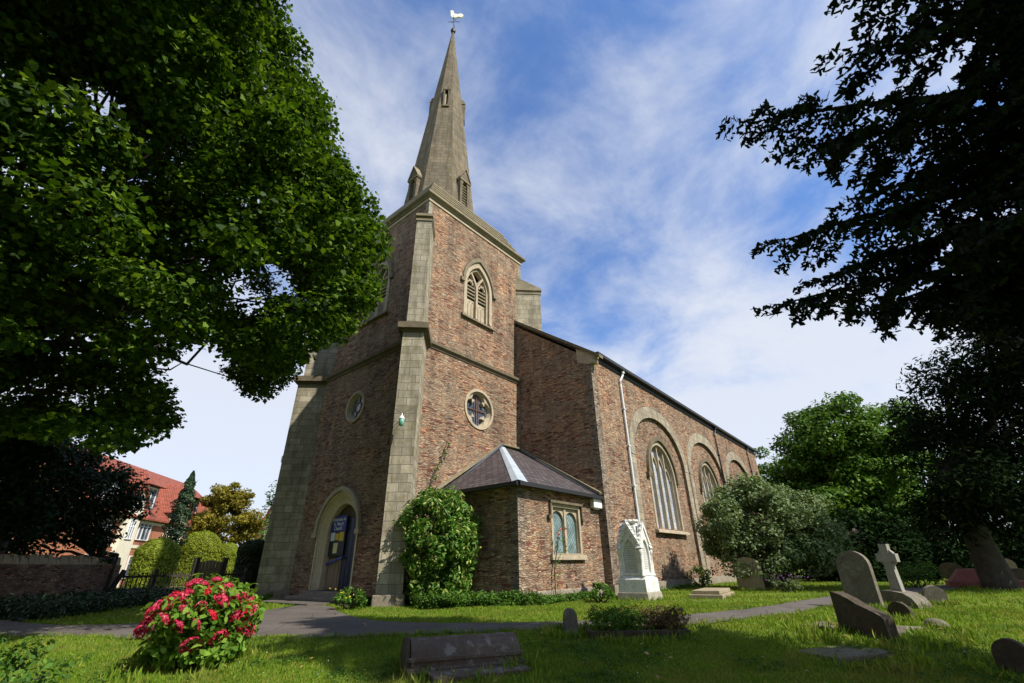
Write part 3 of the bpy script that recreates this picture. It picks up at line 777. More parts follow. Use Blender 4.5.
# west doorway
fr = WL
mb = MB()
mb.splay(fr, door_in, door_out, -.26, .0)
ro = lambda pl: pl[1:]+[pl[0]]
mid = arched(DU, DW-.03, .30, 2.22, 3.47, 10); mid2 = arched(DU, DW-.16, .30, 2.20, 3.30, 10)
mb.band(fr, ro(mid2), ro(mid), DBK, -.19)
mb.band(fr, ro(arched(DU, DW+.13, .30, 2.25, 3.64, 10)), ro(arched(DU, DW+.22, .30, 2.25, 3.75, 10)), -.2, .02)
dw = mb.build('doorway', MT['trimbounce'], church)
mb = MB(); mb.band(fr, arcpts(DU, DW+.22, 2.26, 3.75), arcpts(DU, DW+.35, 2.26, 3.92), -.02, .12)
for sg in (-1, 1): mb.fbox(fr, DU+sg*(DW+.31)-.14, DU+sg*(DW+.31)+.14, 2.12, 2.28, -.02, .14)
mb.build('hood_mould', MT['trim'], dw)
mb = MB(); mb.panel(fr, arched(DU, DW-.08, .30, 2.22, 3.40, 10), (), DBK-.02, 1); mb.fbox(fr, DU-1.0, DU-.10, .32, 1.36, DBK-.01, DBK+.02); mb.fbox(fr, DU-.9, DU-.2, .45, 1.2, DBK-.01, DBK+.035)
mb.build('porch_screen', [MT['doorwood'], MT['porchshade']], dw)
mb = MB(); mb.fbox(fr, DU+.04, DU+1.04, .32, 2.75, DBK-.01, DBK+.05)
for u in (.28, .53, .78): mb.fbox(fr, DU+u-.01, DU+u+.01, .36, 2.7, DBK+.05, DBK+.058)
dr = mb.build('door', MT['bluedoor'], church)
mb = MB(); mb.tube([fr.P(DU+.14, 1.35, DBK+.05), fr.P(DU+.14, 1.35, DBK+.12), fr.P(DU+.28, 1.35, DBK+.12)], .015, 6); mb.build('handle', MT['iron'], dr)
mb = MB(); mb.bar(fr.P(DU-.95, 1.16, DBK+.12), fr.P(DU+.12, 1.40, DBK+.12), .05, .07); mb.bar(fr.P(DU-.92, 1.17, DBK+.12), fr.P(DU-.92, 1.17, DBK), .04, .04); mb.bar(fr.P(DU+.06, 1.39, DBK+.12), fr.P(DU+.06, 1.39, DBK), .04, .04)
mb.build('hand_bar', MT['bluerail'], dw)
# notice board hanging in the doorway
nb = thing('notice_board', 'blue and black notice board inside the church doorway, with pinned papers', 'notice board', (0, 0, 0))
U0, U1 = DU-.97, DU+.08; B0 = DBK+.055
mb = MB(); mb.fbox(fr, U0, U1, 1.46, 2.85, B0, B0+.06); mb.build('board', MT['signblack'], nb)
mb = MB(); mb.fbox(fr, U0-.01, U1+.01, 2.30, 2.87, B0+.062, B0+.08); hd = mb.build('header_panel', MT['signblue'], nb)
for a_, b_, c_, d_, m_ in ((.05, .34, 1.98, 2.28, 'paperwhite'), (.37, .62, 2.00, 2.24, 'paperyellow'), (.65, .97, 1.96, 2.28, 'paperyellow'), (.33, .62, 1.54, 1.90, 'paperpale')):
    mb = MB(); mb.fbox(fr, U0+a_, U0+b_, c_, d_, B0+.062, B0+.068); mb.build('paper', MT[m_], nb)
def text_mesh(name, body, size, origin, ux, uz, mat, parent, extr=.003):
    cu = bpy.data.curves.new(name, 'FONT'); cu.body = body; cu.size = size; cu.extrude = extr; cu.align_x = 'CENTER'; cu.resolution_u = 3
    to = bpy.data.objects.new(name, cu); COL.objects.link(to)
    dg = bpy.context.evaluated_depsgraph_get(); me = bpy.data.meshes.new_from_object(to.evaluated_get(dg))
    bpy.data.objects.remove(to); bpy.data.curves.remove(cu)
    o = bpy.data.objects.new(name, me); COL.objects.link(o); me.materials.clear(); me.materials.append(mat)
    ux, uz = Vector(ux), Vector(uz); n = ux.cross(uz)
    mtx = Matrix(((ux.x, uz.x, n.x, origin[0]), (ux.y, uz.y, n.y, origin[1]), (ux.z, uz.z, n.z, origin[2]), (0, 0, 0, 1)))
    me.transform(mtx); o.parent = parent; return o
for i, line in enumerate(("Welcome to", "St. Mary's", "Church")):
    text_mesh('lettering', line, .185, fr.P((U0+U1)/2, 2.69-.165*i, B0+.085), fr.U, (0, 0, 1), MT['white'], hd)
# steps
mb = MB(); mb.box(-.50, .9, 2.15, 5.1, .12, .30); mb.box(-.95, -.45, 2.0, 5.3, -.1, .155)
mb.build('door_step', MT['plinth'], church, bevel=.02)
mb = MB(); mb.box(-2.0, -.96, 1.6, 4.9, -.1, .06); ds = mb.build('flagstone', MT['path'], church, bevel=.02)

# ---- nave
NX, NS, NL = 6.357, 4.285, 27.5; NXE = NX+NL; YN = A+NS; RID = 15.25; EV = 9.55
SN = Fr((0, -NS, 0), (1, 0, 0), (0, -1, 0)); NWf = Fr((NX, 0, 0), (0, -1, 0), (-1, 0, 0))
centres = (12.72, 19.95, 27.15)
AW, ASP, ACR = 3.05, 5.62, 7.86
arch_in = [arched(c, AW, 0.0, ASP, ACR, 14) for c in centres]
ww = lambda c, w, top, z0=2.45: arched(c+.1, w, z0, 4.92, top, 10)
mb = MB()
outer = [(NX, -.3), (NXE, -.3), (NXE, EV), (NX, EV)]
mb.panel(SN, outer, arch_in)
for c, a in zip(centres, arch_in):
    mb.reveal(SN, a, -.13, 0); mb.panel(SN, a, [ww(c, 1.62, 6.70)], -.13)
gable = [(NS, -.3), (NS, EV-.25), (-A/2, RID-.2), (-YN, EV-.25), (-YN, -.3)]
mb.panel(NWf, gable)
mb.face([(NXE, -NS, -.3), (NXE, YN, -.3), (NXE, YN, EV), (NXE, A/2, RID), (NXE, -NS, EV)])
mb.face([(NX, YN, -.3), (NXE, YN, -.3), (NXE, YN, EV), (NX, YN, EV)])
mb.build('nave_wall', MT['rubble'], church)
mb = MB(); mb.fbox(SN, NX-.03, NXE, -.3, .32, -.3, .06); mb.build('nave_plinth', MT['plinth'], church)
mb = MB()
sl = (RID-EV)/(A/2+NS)
def rz(y): return RID+.0-sl*abs(y-A/2)
for sg in (-1, 1):
    ye = A/2+sg*(A/2+NS+.02)
    mb.frustum([(NX+.1, A/2, RID-.1), (NXE+.1, A/2, RID-.1), (NXE+.1, ye, rz(ye)-.1), (NX+.1, ye, rz(ye)-.1)],
               [(NX+.1, A/2, RID+.02), (NXE+.1, A/2, RID+.02), (NXE+.1, ye, rz(ye)+.02), (NX+.1, ye, rz(ye)+.02)])
mb.build('nave_roof', MT['roofslate'], church)
mb = MB()
for sg in (-1, 1):
    ye = A/2+sg*(A/2+NS+.52)
    mb.frustum([(NX-.10, A/2, RID-.06), (NX+.24, A/2, RID-.06), (NX+.24, ye, rz(ye)+.02), (NX-.10, ye, rz(ye)+.02)],
               [(NX-.10, A/2, RID+.12), (NX+.24, A/2, RID+.12), (NX+.24, ye, rz(ye)+.17), (NX-.10, ye, rz(ye)+.17)])
mb.build('gable_coping', MT['string'], church)
mb = MB(); mb.plate(NWf, [(3.62, 9.28), (4.25, 9.02), (4.32, 9.12), (4.55, 9.28), (4.60, 9.50), (3.60, 9.98)], -.3, .012)
mb.fbox(NWf, 4.25, 4.52, 9.05, 9.2, -.3, .05)
mb.build('kneeler', MT['trim'], church)
mb = MB(); mb.bar((NX+.35, -NS-.13, EV+.07), (NXE, -NS-.13, EV+.07), .26, .15); mb.fbox(SN, NX+.3, NXE, EV-.22, EV+.05, -.1, .045)
mb.build('gutter', MT['iron'], church)
def pipe(u, mat, z0):
    mb = MB(); mb.tube([SN.P(u+.30, EV-.05, .14), SN.P(u+.27, EV-.25, .13), SN.P(u, EV-.62, .09), SN.P(u, EV-.9, .09), SN.P(u+.0, z0, .09)], .052, 8)
    for z in np.arange(z0+.4, EV-1, 1.75): mb.fbox(SN, u-.08, u+.08, z, z+.07, 0, .155)
    mb.tube([SN.P(u+.3, EV-.02, .14), SN.P(u+.3, EV-.16, .14)], .085, 8)
    mb.build('downpipe', mat, church)
pipe(8.95, MT['greypipe'], .1); pipe(22.75, MT['iron'], .1); pipe(30.9, MT['iron'], .1)
ov = lambda w, cr, n=16: None
for c in centres:       # grey voussoir arches springing from flat piers
    i_ = arcpts(c, AW-.005, ASP, ACR-.005, 14); o_ = arcpts(c, AW+.50, ASP, ACR+.58, 14)
    mb = MB(); mb.band(SN, i_, o_, -.02, .035)
    for sg in (-1, 1):
        a, b = sorted((c+sg*(AW-.005), c+sg*(AW+.46)))
        mb.fbox(SN, a, b, .33, ASP-.10, -.02, .03); mb.fbox(SN, a-.02, b+.02, ASP-.10, ASP, -.02, .055)
    mb.build('blind_arch', MT['archgrey'], church)
    # window
    cc = c+.1; mb = MB(); D0 = -.13; W_ = 1.50; SPR = 4.92; TOP = 6.52
    ring_ = lambda w, top: ro(arched(cc, w, 2.45, SPR, top, 12))
    mb.band(SN, ring_(1.50, 6.52), ring_(1.64, 6.73), D0-.16, D0+.03); mb.band(SN, ring_(1.45, 6.43), ring_(1.52, 6.55), D0-.30, D0-.10)
    def arch_z(u):      # soffit height at u
        h = TOP-SPR; r = (W_*W_+h*h)/(2*W_); x = abs(u)-(W_-r); return SPR+math.sqrt(max(0, r*r-x*x))
    for u in (-.72, 0, .72):
        mb.fbox(SN, cc+u-.042, cc+u+.042, 2.45, arch_z(u), D0-.30, D0-.09)
    for k in range(4):     # pointed heads of the four lights
        lc = -1.08+.72*k; zt = min(arch_z(lc-.30), arch_z(lc+.30))-.06; zt = min(zt, 5.95)
        mb.band(SN, arcpts(cc+lc, .30, zt-.62, zt-.08, 6), arcpts(cc+lc, .35, zt-.62, zt, 6), D0-.28, D0-.17)
    w = mb.build('nave_window', MT['trim'], church)
    mb = MB(); mb.panel(SN, arched(cc, 1.46, 2.45, SPR, 6.45, 12), (), D0-.26); mb.build('glass', MT['glassnave'], w)
    mb = MB(); mb.band(SN, arcpts(cc, 1.64, SPR, 6.74), arcpts(cc, 1.79, SPR, 6.96), D0-.01, D0+.14)
    for sg in (-1, 1): mb.fbox(SN, cc+sg*1.78-.14, cc+sg*1.78+.14, SPR-.2, SPR, D0-.01, D0+.15)
    mb.build('hood_mould', MT['string'], w)
    mb = MB(); mb.frustum([SN.P(cc-1.85, 2.25, D0-.3), SN.P(cc+1.85, 2.25, D0-.3), SN.P(cc+1.85, 2.25, D0+.20), SN.P(cc-1.85, 2.25, D0+.20)],
                          [SN.P(cc-1.85, 2.50, D0-.3), SN.P(cc+1.85, 2.50, D0-.3), SN.P(cc+1.85, 2.36, D0+.18), SN.P(cc-1.85, 2.36, D0+.18)])
    mb.build('sill', MT['trim'], w)
mb = MB(); mb.fbox(SN, 12.3, 12.95, .35, 1.05, -.24, -.20); mb.build('vent_hatch', MT['iron'], church)

# ---- vestry
VX, VS, VH = 1.386, 3.967, 3.33
SV = Fr((0, -VS, 0), (1, 0, 0), (0, -1, 0)); WV = Fr((VX, 0, 0), (0, -1, 0), (-1, 0, 0))
mb = MB(); vw = rect(3.12, 4.94, 1.32, 2.90)
mb.panel(SV, rect(VX, NX, -.3, VH+.05), [vw]); mb.panel(WV, rect(DD, VS, -.3, VH+.05)); mb.reveal(SV, vw, -.2, 0)
mb.build('vestry_wall', MT['rubble'], church)
mb = MB(); mb.box(VX-.06, NX, -VS-.06, -DD, -.3, .30); mb.build('vestry_plinth', MT['plinth'], church, bevel=.03)
mb = MB()
mb.fbox(SV, VX-.004, VX+.32, .3, VH+.02, -.30, .006)
mb.build('edge_stones', MT['rubblegrey'], church)
mb = MB(); mb.fbox(SN, NX-.004, NX+.45, .32, 9.05, -.30, .006); mb.build('edge_stones', MT['rubblegrey'], church)
ov_ = .20; ex, ey, ez = VX-ov_, -VS-ov_, VH+.04
apx = Vector((4.91, -DD, 5.76)); jn = Vector((NX, -DD, 5.76)); cW = Vector((ex, -DD, ez)); cC = Vector((ex, ey, ez)); cE = Vector((NX, ey, ez))
def solid(mb, pts, t=.09): mb.frustum([p-Vector((0, 0, t)) for p in pts], pts)
mb = MB(); solid(mb, [cC, cE, jn, apx]); solid(mb, [cW, cC, apx])
vr = mb.build('vestry_roof', MT['slate'], church)
hv = (cC-apx); sA = (cE-cC).normalized(); wA = (cW-cC).normalized()
mb = MB(); up = Vector((0, 0, .025))
mb.face([apx+up+sA*.26, apx+up*2, cC+up*2, cC+sA*.50+up]); mb.face([apx+up*2, apx+up+wA*.14, cC+wA*.26+up, cC+up*2])
mb.build('hip_flashing', MT['lead'], vr)
mb = MB()
for a, b in ((cW+Vector((-.25, 0, -.1)), apx), (apx, jn)): mb.bar(a+Vector((0, -.08, .08)), b+Vector((0, -.08, .08)), .18, .08)
mb.bar(jn+Vector((-.12, 0, .10)), cE+Vector((-.12, -.05, .10)), .20, .09)
mb.build('roof_coping', MT['steps_stone'], vr)
mb = MB()
mb.bar(cW+Vector((0.15, -.28, -.0)), apx+Vector((-.12, -.28, .05)), .06, .05); mb.bar(jn+Vector((-.30, -.3, -.10)), cE+Vector((-.30, .05, .03)), .06, .05)
mb.build('lead_gutter', MT['leadgrey'], vr)
mb = MB(); mb.bar((ex-.02, ey-.05, ez-.06), (NX, ey-.05, ez-.06), .12, .12); mb.bar((ex-.05, ey-.02, ez-.06), (ex-.05, -DD, ez-.06), .12, .12)
mb.build('eaves_gutter', MT['iron'], vr)
# vestry window: two arched lights in a square stone frame
mb = MB(); fu0, fu1, fz0, fz1 = 3.12, 4.94, 1.32, 2.90
mb.band(SV, rect(fu0+.11, fu1-.11, fz0+.02, fz1-.11), rect(fu0-.002, fu1+.002, fz0, fz1+.002), -.2, .025, True)
um = (fu0+fu1)/2; mb.fbox(SV, um-.055, um+.055, fz0, fz1-.1, -.16, -.03)
for sg in (-1, 1):
    lc = um+sg*.42; hl = arched(lc, .36, fz0, 2.36, 2.68, 7)
    mb.panel(SV, rect(lc-.40, lc+.40, fz0, fz1-.10), [hl], -.07); mb.reveal(SV, hl, -.16, -.07)
w = mb.build('vestry_window', MT['trim'], church)
mb = MB(); mb.panel(SV, rect(fu0+.1, fu1-.1, fz0, fz1-.1), (), -.15); mb.build('glass', MT['glassvestry'], w)
mb = MB(); mb.fbox(SV, fu0-.10, fu1+.10, fz1+.005, fz1+.085, -.02, .12)
for a in (fu0-.10, fu1+.03): mb.fbox(SV, a, a+.07, fz1-.40, fz1+.0, -.02, .10)
for a in (fu0-.22, fu1+.03): mb.fbox(SV, a, a+.19, fz1-.50, fz1-.40, -.02, .12)
mb.build('hood_mould', MT['string'], w)
mb = MB(); mb.fbox(SV, fu0-.14, fu1+.14, fz0-.17, fz0-.01, -.18, .11); mb.build('sill', MT['trim'], w)

# things fixed to the church
al = thing('alarm_box', 'small white alarm box under the vestry eaves', 'alarm box')
mb = MB(); mb.fbox(SV, 5.74, 6.34, 2.92, 3.26, .0, .20); mb.build('casing', MT['white'], al, bevel=.03)
mb = MB(); mb.fbox(SV, 5.90, 6.20, 2.88, 2.922, .03, .14); mb.build('base_strip', MT['greypipe'], al)
def lantern(label, p, wall_dir, mat):
    t = thing('lantern', label, 'lantern', p, 0)
    n = Vector((wall_dir[0], wall_dir[1], 0)); tg = Vector((-n.y, n.x, 0))
    mb = MB(); mb.lathe([(.045, -.17), (.085, -.15), (.095, 0), (.085, .07)], (0, 0, 0), 10); mb.build('globe', mat, t, True)
    mb = MB(); mb.lathe([(.10, .07), (.10, .10), (.06, .15), (.025, .20), (.02, .28)], (0, 0, 0), 10); mb.build('cap', MT['white'], t)
    mb = MB(); mb.tube([(0, 0, .27), (n.x*-.12, n.y*-.12, .36), (n.x*-.26, n.y*-.26, .30)], .012, 6)
    for sg in (-1, 1): mb.tube([(0, 0, .26), tuple(-n*.26+tg*(sg*.34)+Vector((0, 0, .55)))], .007, 5)
    mb.build('bracket', MT['iron'], t)
l = DD*math.sqrt(2)
lantern('green glass lantern hanging on the front corner buttress', at(401.5, 421, 15.12), (-s2, -s2), MT['lampglass'])
lantern('small white lantern hanging on the outer edge of the far left buttress', at(283.5, 459, 22.9), (-s2, s2), MT['paperwhite'])

# ------------------------------------------------------------------ trees
def wchild(o, parent):
    o.parent = parent; o.location = -parent.location; return o
def limb(mb, p0, p1, r0, r1, sag=.0, n=6, wob=.06):
    p0, p1 = Vector(p0), Vector(p1); L = (p1-p0).length; pts = []
    for i in range(n+1):
        t = i/n; p = p0.lerp(p1, t)
        if 0 < i < n: p += Vector(rng.normal(size=3))*L*wob*.5
        p.z += sag*L*math.sin(PI*t); pts.append(p)
    mb.tube(pts, [r0+(r1-r0)*i/n for i in range(n+1)], 7)
    return pts
def tree(name, label, base, trunk_h, tr, clumps, per, leaf, size, tmpl, cat='tree', group=None, limbs=8, squash=.7, up=.7, bark='bark'):
    base = Vector(base); t = thing(name, label, cat, base, 0, group)
    mb = MB(); top = Vector((base.x, base.y, base.z+trunk_h))
    P = [base+Vector((0, 0, -.3)), base+Vector((0, 0, .25)), base.lerp(top, .4)+Vector((.04, .03, 0)), top]
    mb.tube(P, [tr*1.5, tr*1.12, tr*.9, tr*.65], 10)
    cl = np.asarray(clumps); order = rng.permutation(len(cl))[:limbs]
    for i in order:
        c = Vector(cl[i, :3]); s = base.lerp(top, rng.uniform(.55, 1.0)); limb(mb, s, c, tr*.42, tr*.08, .04)
    wchild(mb.build('trunk', MT[bark], None, True), t)
    Pn, nr = clump_leaves(cl, per, squash, up)
    sz = size*rng.uniform(.7, 1.25, len(Pn))
    wchild(leaf_mesh('crown', Pn, sz, nr, tmpl, MT[leaf]), t)
    return t

# the big sycamore on the left: its trunk stands just outside the picture
SIL = [(-500, -900), (150, -700), (235, -90), (275, -15), (284, 0), (300, 40), (328, 92), (333, 130), (350, 165), (374, 192), (388, 250), (386, 275), (368, 318), (348, 340), (322, 343), (300, 372), (264, 408), (238, 398), (222, 366), (200, 352), (176, 352), (188, 395), (182, 420), (160, 443), (142, 458), (112, 466), (78, 438), (40, 446), (0, 436), (-500, 470)]
GAPS = [(75, 345, 16), (170, 372, 14), (212, 342, 9), (250, 305, 8), (100, 110, 6), (265, 262, 12), (30, 205, 7), (92, 395, 9), (20, 330, 10), (232, 285, 8), (62, 275, 9), (140, 320, 9), (8, 80, 7), (290, 290, 9), (200, 250, 6), (110, 185, 7)]
sb = Vector((-11.0, 2.3, 0.0))
def syc_ok(P, m=0):
    u, v, z = proj(P)
    if z < 3.2: return z > 1.0 and v < -250
    if not inpoly(u, v, SIL): return False
    return all((u-a)**2+(v-b)**2 > (r+m)**2 for a, b, r in GAPS)
cl = []
while len(cl) < 1150:
    d = rng.normal(size=3); d /= np.linalg.norm(d)
    k = .45+.55*rng.random()**.6
    c = (sb.x+1.9+d[0]*8.2*k, sb.y-2.0+d[1]*6.8*k, 9.8+d[2]*7.6*k)
    r = rng.uniform(.5, 1.0)
    u, v, z = proj(c)
    if z < 3.2: continue
    rp = r*FPX/z*.75
    if not syc_ok(c, rp*.55): continue
    if not all(inpoly(u+rp*math.cos(a), v+rp*.7*math.sin(a), SIL) for a in np.linspace(0, 2*PI, 7)[:-1]): 
        if rng.random() < .85: continue
    cl.append((*c, r))
cl = np.array(cl)
syc = thing('sycamore_tree', 'huge dark green sycamore tree overhanging from the left, nearest the church tower', 'tree', sb)
mb = MB(); tp = Vector((sb.x+.5, sb.y-.3, 6.8))
mb.tube([sb+Vector((0, 0, -.3)), sb+Vector((0, 0, .4)), sb.lerp(tp, .45), tp], [.62, .45, .36, .27], 12)
mb.tube([tp, tp+Vector((.3, -.2, 3)), tp+Vector((.2, .1, 7.5))], [.27, .18, .05], 8)
for i in rng.permutation(len(cl))[:130]:
    s = sb.lerp(tp, rng.uniform(.55, 1.0)) if rng.random() < .6 else tp+Vector((.2, 0, rng.uniform(.5, 4)))
    q_ = rng.uniform(.035, .10); pts = limb(mb, s, cl[i, :3], q_, .010, .05, 7, .07)
wchild(mb.build('trunk', MT['bark'], None, True), syc)
Pn, nr = clump_leaves(cl, 300, .42, 1.0, .35)
keep = np.ones(len(Pn), bool)
uu, vv, zz = proj(Pn)
for i in range(len(Pn)):
    if zz[i] > .5 and 280 < uu[i] < 420 or vv[i] > 300:
        keep[i] = inpoly(uu[i]-5, vv[i]+3, SIL) or inpoly(uu[i]+rng.normal()*5, vv[i]+rng.normal()*5, SIL)
Pn, nr = Pn[keep], nr[keep]
# broad leaves hang in layers, tips down and outward
ax = unit(Pn-np.array([sb.x, sb.y, 9]))*.8+np.array([0, 0, -.5])+.6*rng.normal(size=Pn.shape)
wchild(leaf_mesh('crown', Pn, .108*rng.uniform(.5, 1.5, len(Pn)), nr, MAPLE, MT['sycamore'], None, .3, ax), syc)

# dark fir whose trunk is right of the picture: long drooping boughs
fwd_h = Vector((.7704, .6376, 0)); rgt_h = Vector((.6376, -.7704, 0))
cb = Vector((CAM[0], CAM[1], 0)) + fwd_h*2.6 + rgt_h*8.4; cb.z = float(terr(cb.x, cb.y))
fir = thing('fir_tree', 'almost black fir tree with drooping boughs hanging into the sky', 'tree', cb)
mb = MB(); mb.tube([cb+Vector((0, 0, -.3)), cb+Vector((0, 0, .5)), cb+Vector((.1, .1, 7)), cb+Vector((.2, .1, 17))], [.75, .55, .40, .08], 12)
boughs = []   # (tip px, depth along the axis, attach height)
for (u, v), z, drop in (((724, 131), 5.6, 1.0), ((757, 249), 5.8, 1.1), ((757, 313), 6.2, 1.0), ((826, 61), 5.0, .8), ((838, 2), 4.8, .9), ((850, 316), 6.2, 1.0), ((800, 285), 6.0, .9),
                        ((790, 152), 5.3, .9), ((905, 300), 5.8, .8), ((838, 205), 5.3, .9), ((905, -10), 4.4, .8), ((930, 322), 5.8, .8), ((880, 255), 5.4, .9)):
    boughs.append((Vector(CAM+ray(u+30, v)*(z*1.12)), drop))
for i in range(46):
    u, v = rng.uniform(945, 1180), rng.uniform(-160, 325)
    if u < 1000 and v < 110: continue
    boughs.append((Vector(CAM+ray(u, v)*rng.uniform(4.9, 6.9)), .9))
for i in range(26): boughs.append((Vector((rng.uniform(-5.4, -3.2), rng.uniform(-17.6, -15.3), rng.uniform(8.6, 12.5))), .9))  # out-of-view boughs added to cast shade on the coped tomb
for i in range(60):     # the rest of the crown, behind and to the right
    a = rng.uniform(0, 2*PI); h = rng.uniform(8.5, 17); r = (2.4-(h-8)*.12)*rng.uniform(.5, 1)
    p = cb+Vector((r*math.cos(a), r*math.sin(a), h))
    u, v, z = proj(p)
    if z > .3 and u < 985 and v > -150: continue
    boughs.append((p, .9))
NP, NN, NA, NS_ = [], [], [], []
for tip, drop in boughs:
    hz = math.hypot(tip.x-cb.x, tip.y-cb.y)
    root = Vector((cb.x+.05, cb.y+.05, min(16.5, tip.z-rng.uniform(.6, 2.4))))
    L = (tip-root).length; pts = []
    for i in range(9):
        t = i/8; p = root.lerp(tip, t); p.z += .10*L*math.sin(PI*t*.9)-.0; pts.append(p)
    mb.tube(pts, [.085*(1-t/8*.88) for t in range(9)], 6)
    dirv = (tip-root).normalized(); side = dirv.cross(Vector((0, 0, 1))).normalized()
    nb_ = int(9+L*5)
    for j in range(nb_+1):
        t = .22+.78*(j/nb_)
        k = min(int(t*8), 7); f = t*8-k; p = pts[k].lerp(pts[k+1], f)
        sg = (-1)**j; ln = (1.2*(1-t)**.7+.22)*rng.uniform(.6, 1.15)
        dv = (dirv*rng.uniform(.35, .8)+side*sg*rng.uniform(.5, 1.0)+Vector((0, 0, rng.uniform(-.95, -.15)))).normalized()
        if j == nb_: dv = dirv; ln = .35
        nt = max(3, int(ln*11))
        for q in range(nt+1):
            s_ = q/nt; c = p+dv*(ln*s_)+Vector((0, 0, -.28*ln*s_*s_))
            sd2 = dv.cross(Vector((0, 0, 1))).normalized()
            for sg2 in (-1, 1):
                tw = (dv*.75+sd2*sg2*.75+Vector((0, 0, -rng.uniform(.1, .9)))).normalized()
                tl = rng.uniform(.15, .27)*(1.15-.5*s_)
                m = 8
                for w in range(m):
                    x = w/(m-1); cc = c+tw*(tl*x)
                    sid = tw.cross(Vector(rng.normal(size=3))).normalized()
                    a_ = (tw*.65+sid).normalized()
                    NP.append(cc+a_*.026); NA.append(a_); NS_.append(.092*rng.uniform(.8, 1.25))
NP = np.array(NP); NA = np.array(NA)
wchild(mb.build('trunk', MT['bark'], None, True), fir)
FIRN = [(-.2, -.5), (.2, -.5), (.17, .25), (0, .5), (-.17, .25)]
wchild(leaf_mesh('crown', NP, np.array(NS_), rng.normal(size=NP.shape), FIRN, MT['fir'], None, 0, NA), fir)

# yew with a leaning trunk at the right edge, further off
yb = ground(1002, 590)
D = math.hypot(yb.x-CAM[0], yb.y-CAM[1])
def px_clumps(specs, n, r0, r1, depth=.8):
    """clumps filling ellipses given as (u, v, half width, half height, distance): real depth as large as the width"""
    out = []
    for (u, v, a, b, dd) in specs:
        c = at(u, v, dd); rgt = Vector((_R[0], _R[1], 0)).normalized(); fw = Vector((c.x-CAM[0], c.y-CAM[1], 0)).normalized()
        _, _, zc_ = proj(c); sx = a*zc_/FPX; sz = b*zc_/FPX
        for _ in range(max(1, int(n*a*b/1000))):
            d = rng.normal(size=3); d /= np.linalg.norm(d); k = .4+.6*rng.random()**.5
            p = c+rgt*(d[0]*sx*k)+fw*(d[1]*sx*depth*k)+Vector((0, 0, d[2]*sz*k))
            out.append((p.x, p.y, max(p.z, .15), rng.uniform(r0, r1)))
    return np.array(out)
tree('yew_tree', 'dark yew tree with a leaning bare trunk on the right-hand lawn', yb, 4.2, .42,
     px_clumps([(985, 400, 62, 48, D+1), (1010, 330, 50, 40, D), (955, 460, 55, 45, D+1), (1020, 480, 70, 36, D), (965, 505, 50, 22, D), (1000, 515, 60, 16, D+1), (925, 425, 26, 30, D+2), (1050, 400, 60, 80, D+2)], 11, .7, 1.3), 210, 'yew', .24, LONG, limbs=14)
# bright maple beyond the nave and darker trees beside it
tree('maple_tree', 'rounded bright green maple tree beyond the end of the nave', at(838, 570, 38), 3.5, .3,
     px_clumps([(848, 436, 48, 38, 38), (812, 452, 28, 36, 37), (892, 432, 38, 28, 39), (855, 500, 70, 40, 38), (806, 505, 30, 26, 38), (880, 470, 50, 36, 39), (790, 480, 24, 30, 39)], 20, .8, 1.4), 300, 'maple', .27, OVAL, squash=.55)
tree('broadleaf_tree', 'darker tree peeping past the far end of the nave', at(768, 575, 50), 3.0, .25,
     px_clumps([(768, 463, 18, 20, 50), (776, 492, 24, 30, 50)], 14, .7, 1.2), 180, 'maple', .30, OVAL)
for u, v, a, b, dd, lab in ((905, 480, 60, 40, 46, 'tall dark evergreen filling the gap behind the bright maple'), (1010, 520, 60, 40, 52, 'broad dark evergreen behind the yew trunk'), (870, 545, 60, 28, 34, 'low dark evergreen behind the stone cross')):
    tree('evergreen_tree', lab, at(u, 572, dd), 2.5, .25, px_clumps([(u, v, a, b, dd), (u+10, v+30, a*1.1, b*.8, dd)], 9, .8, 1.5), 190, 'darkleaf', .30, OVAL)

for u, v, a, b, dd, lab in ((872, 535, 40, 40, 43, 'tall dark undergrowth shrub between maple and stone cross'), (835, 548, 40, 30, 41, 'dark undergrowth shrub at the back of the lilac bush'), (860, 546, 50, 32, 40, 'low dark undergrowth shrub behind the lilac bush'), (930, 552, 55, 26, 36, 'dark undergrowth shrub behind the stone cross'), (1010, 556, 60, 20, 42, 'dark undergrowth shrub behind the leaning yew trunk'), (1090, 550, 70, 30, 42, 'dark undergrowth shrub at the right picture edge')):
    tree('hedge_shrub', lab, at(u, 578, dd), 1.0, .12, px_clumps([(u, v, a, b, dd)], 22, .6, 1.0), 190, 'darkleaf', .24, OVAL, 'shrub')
# ------------------------------------------------------------------ shrubs
def shrub(name, label, base, clumps, per, leaf, size, tmpl, cat='shrub', group=None, squash=.75, up=.6, stems=10, shell=.55, parent=None):
    base = Vector(base); t = thing(name, label, cat, base, 0, group)
    cl = np.asarray(clumps); mb = MB()
    for i in rng.permutation(len(cl))[:stems]:
        limb(mb, base+Vector((rng.normal()*.06, rng.normal()*.06, -.1)), cl[i, :3], .03, .008, 0, 4, .1)
    wchild(mb.build('stem', MT['bark'], None, True), t)
    Pn, nr = clump_leaves(cl, per, squash, up, shell)
    Pn[:, 2] = np.maximum(Pn[:, 2], base.z+.02)
    wchild(leaf_mesh('foliage', Pn, size*rng.uniform(.65, 1.25, len(Pn)), nr, tmpl, MT[leaf]), t)
    return t
# big grey-green bush by the nave
bb = ground(770, 588); Db = 23.5
shrub('lilac_bush', 'big loose grey-green bush against the nave wall', bb,
      px_clumps([(765, 520, 52, 36, Db), (735, 508, 30, 26, Db), (808, 528, 30, 30, Db), (770, 555, 58, 22, Db), (760, 495, 30, 14, Db), (722, 535, 20, 22, Db+.3), (820, 550, 20, 20, Db)], 40, .30, .60), 190, 'greybush', .15, OVAL, stems=26, squash=.8)
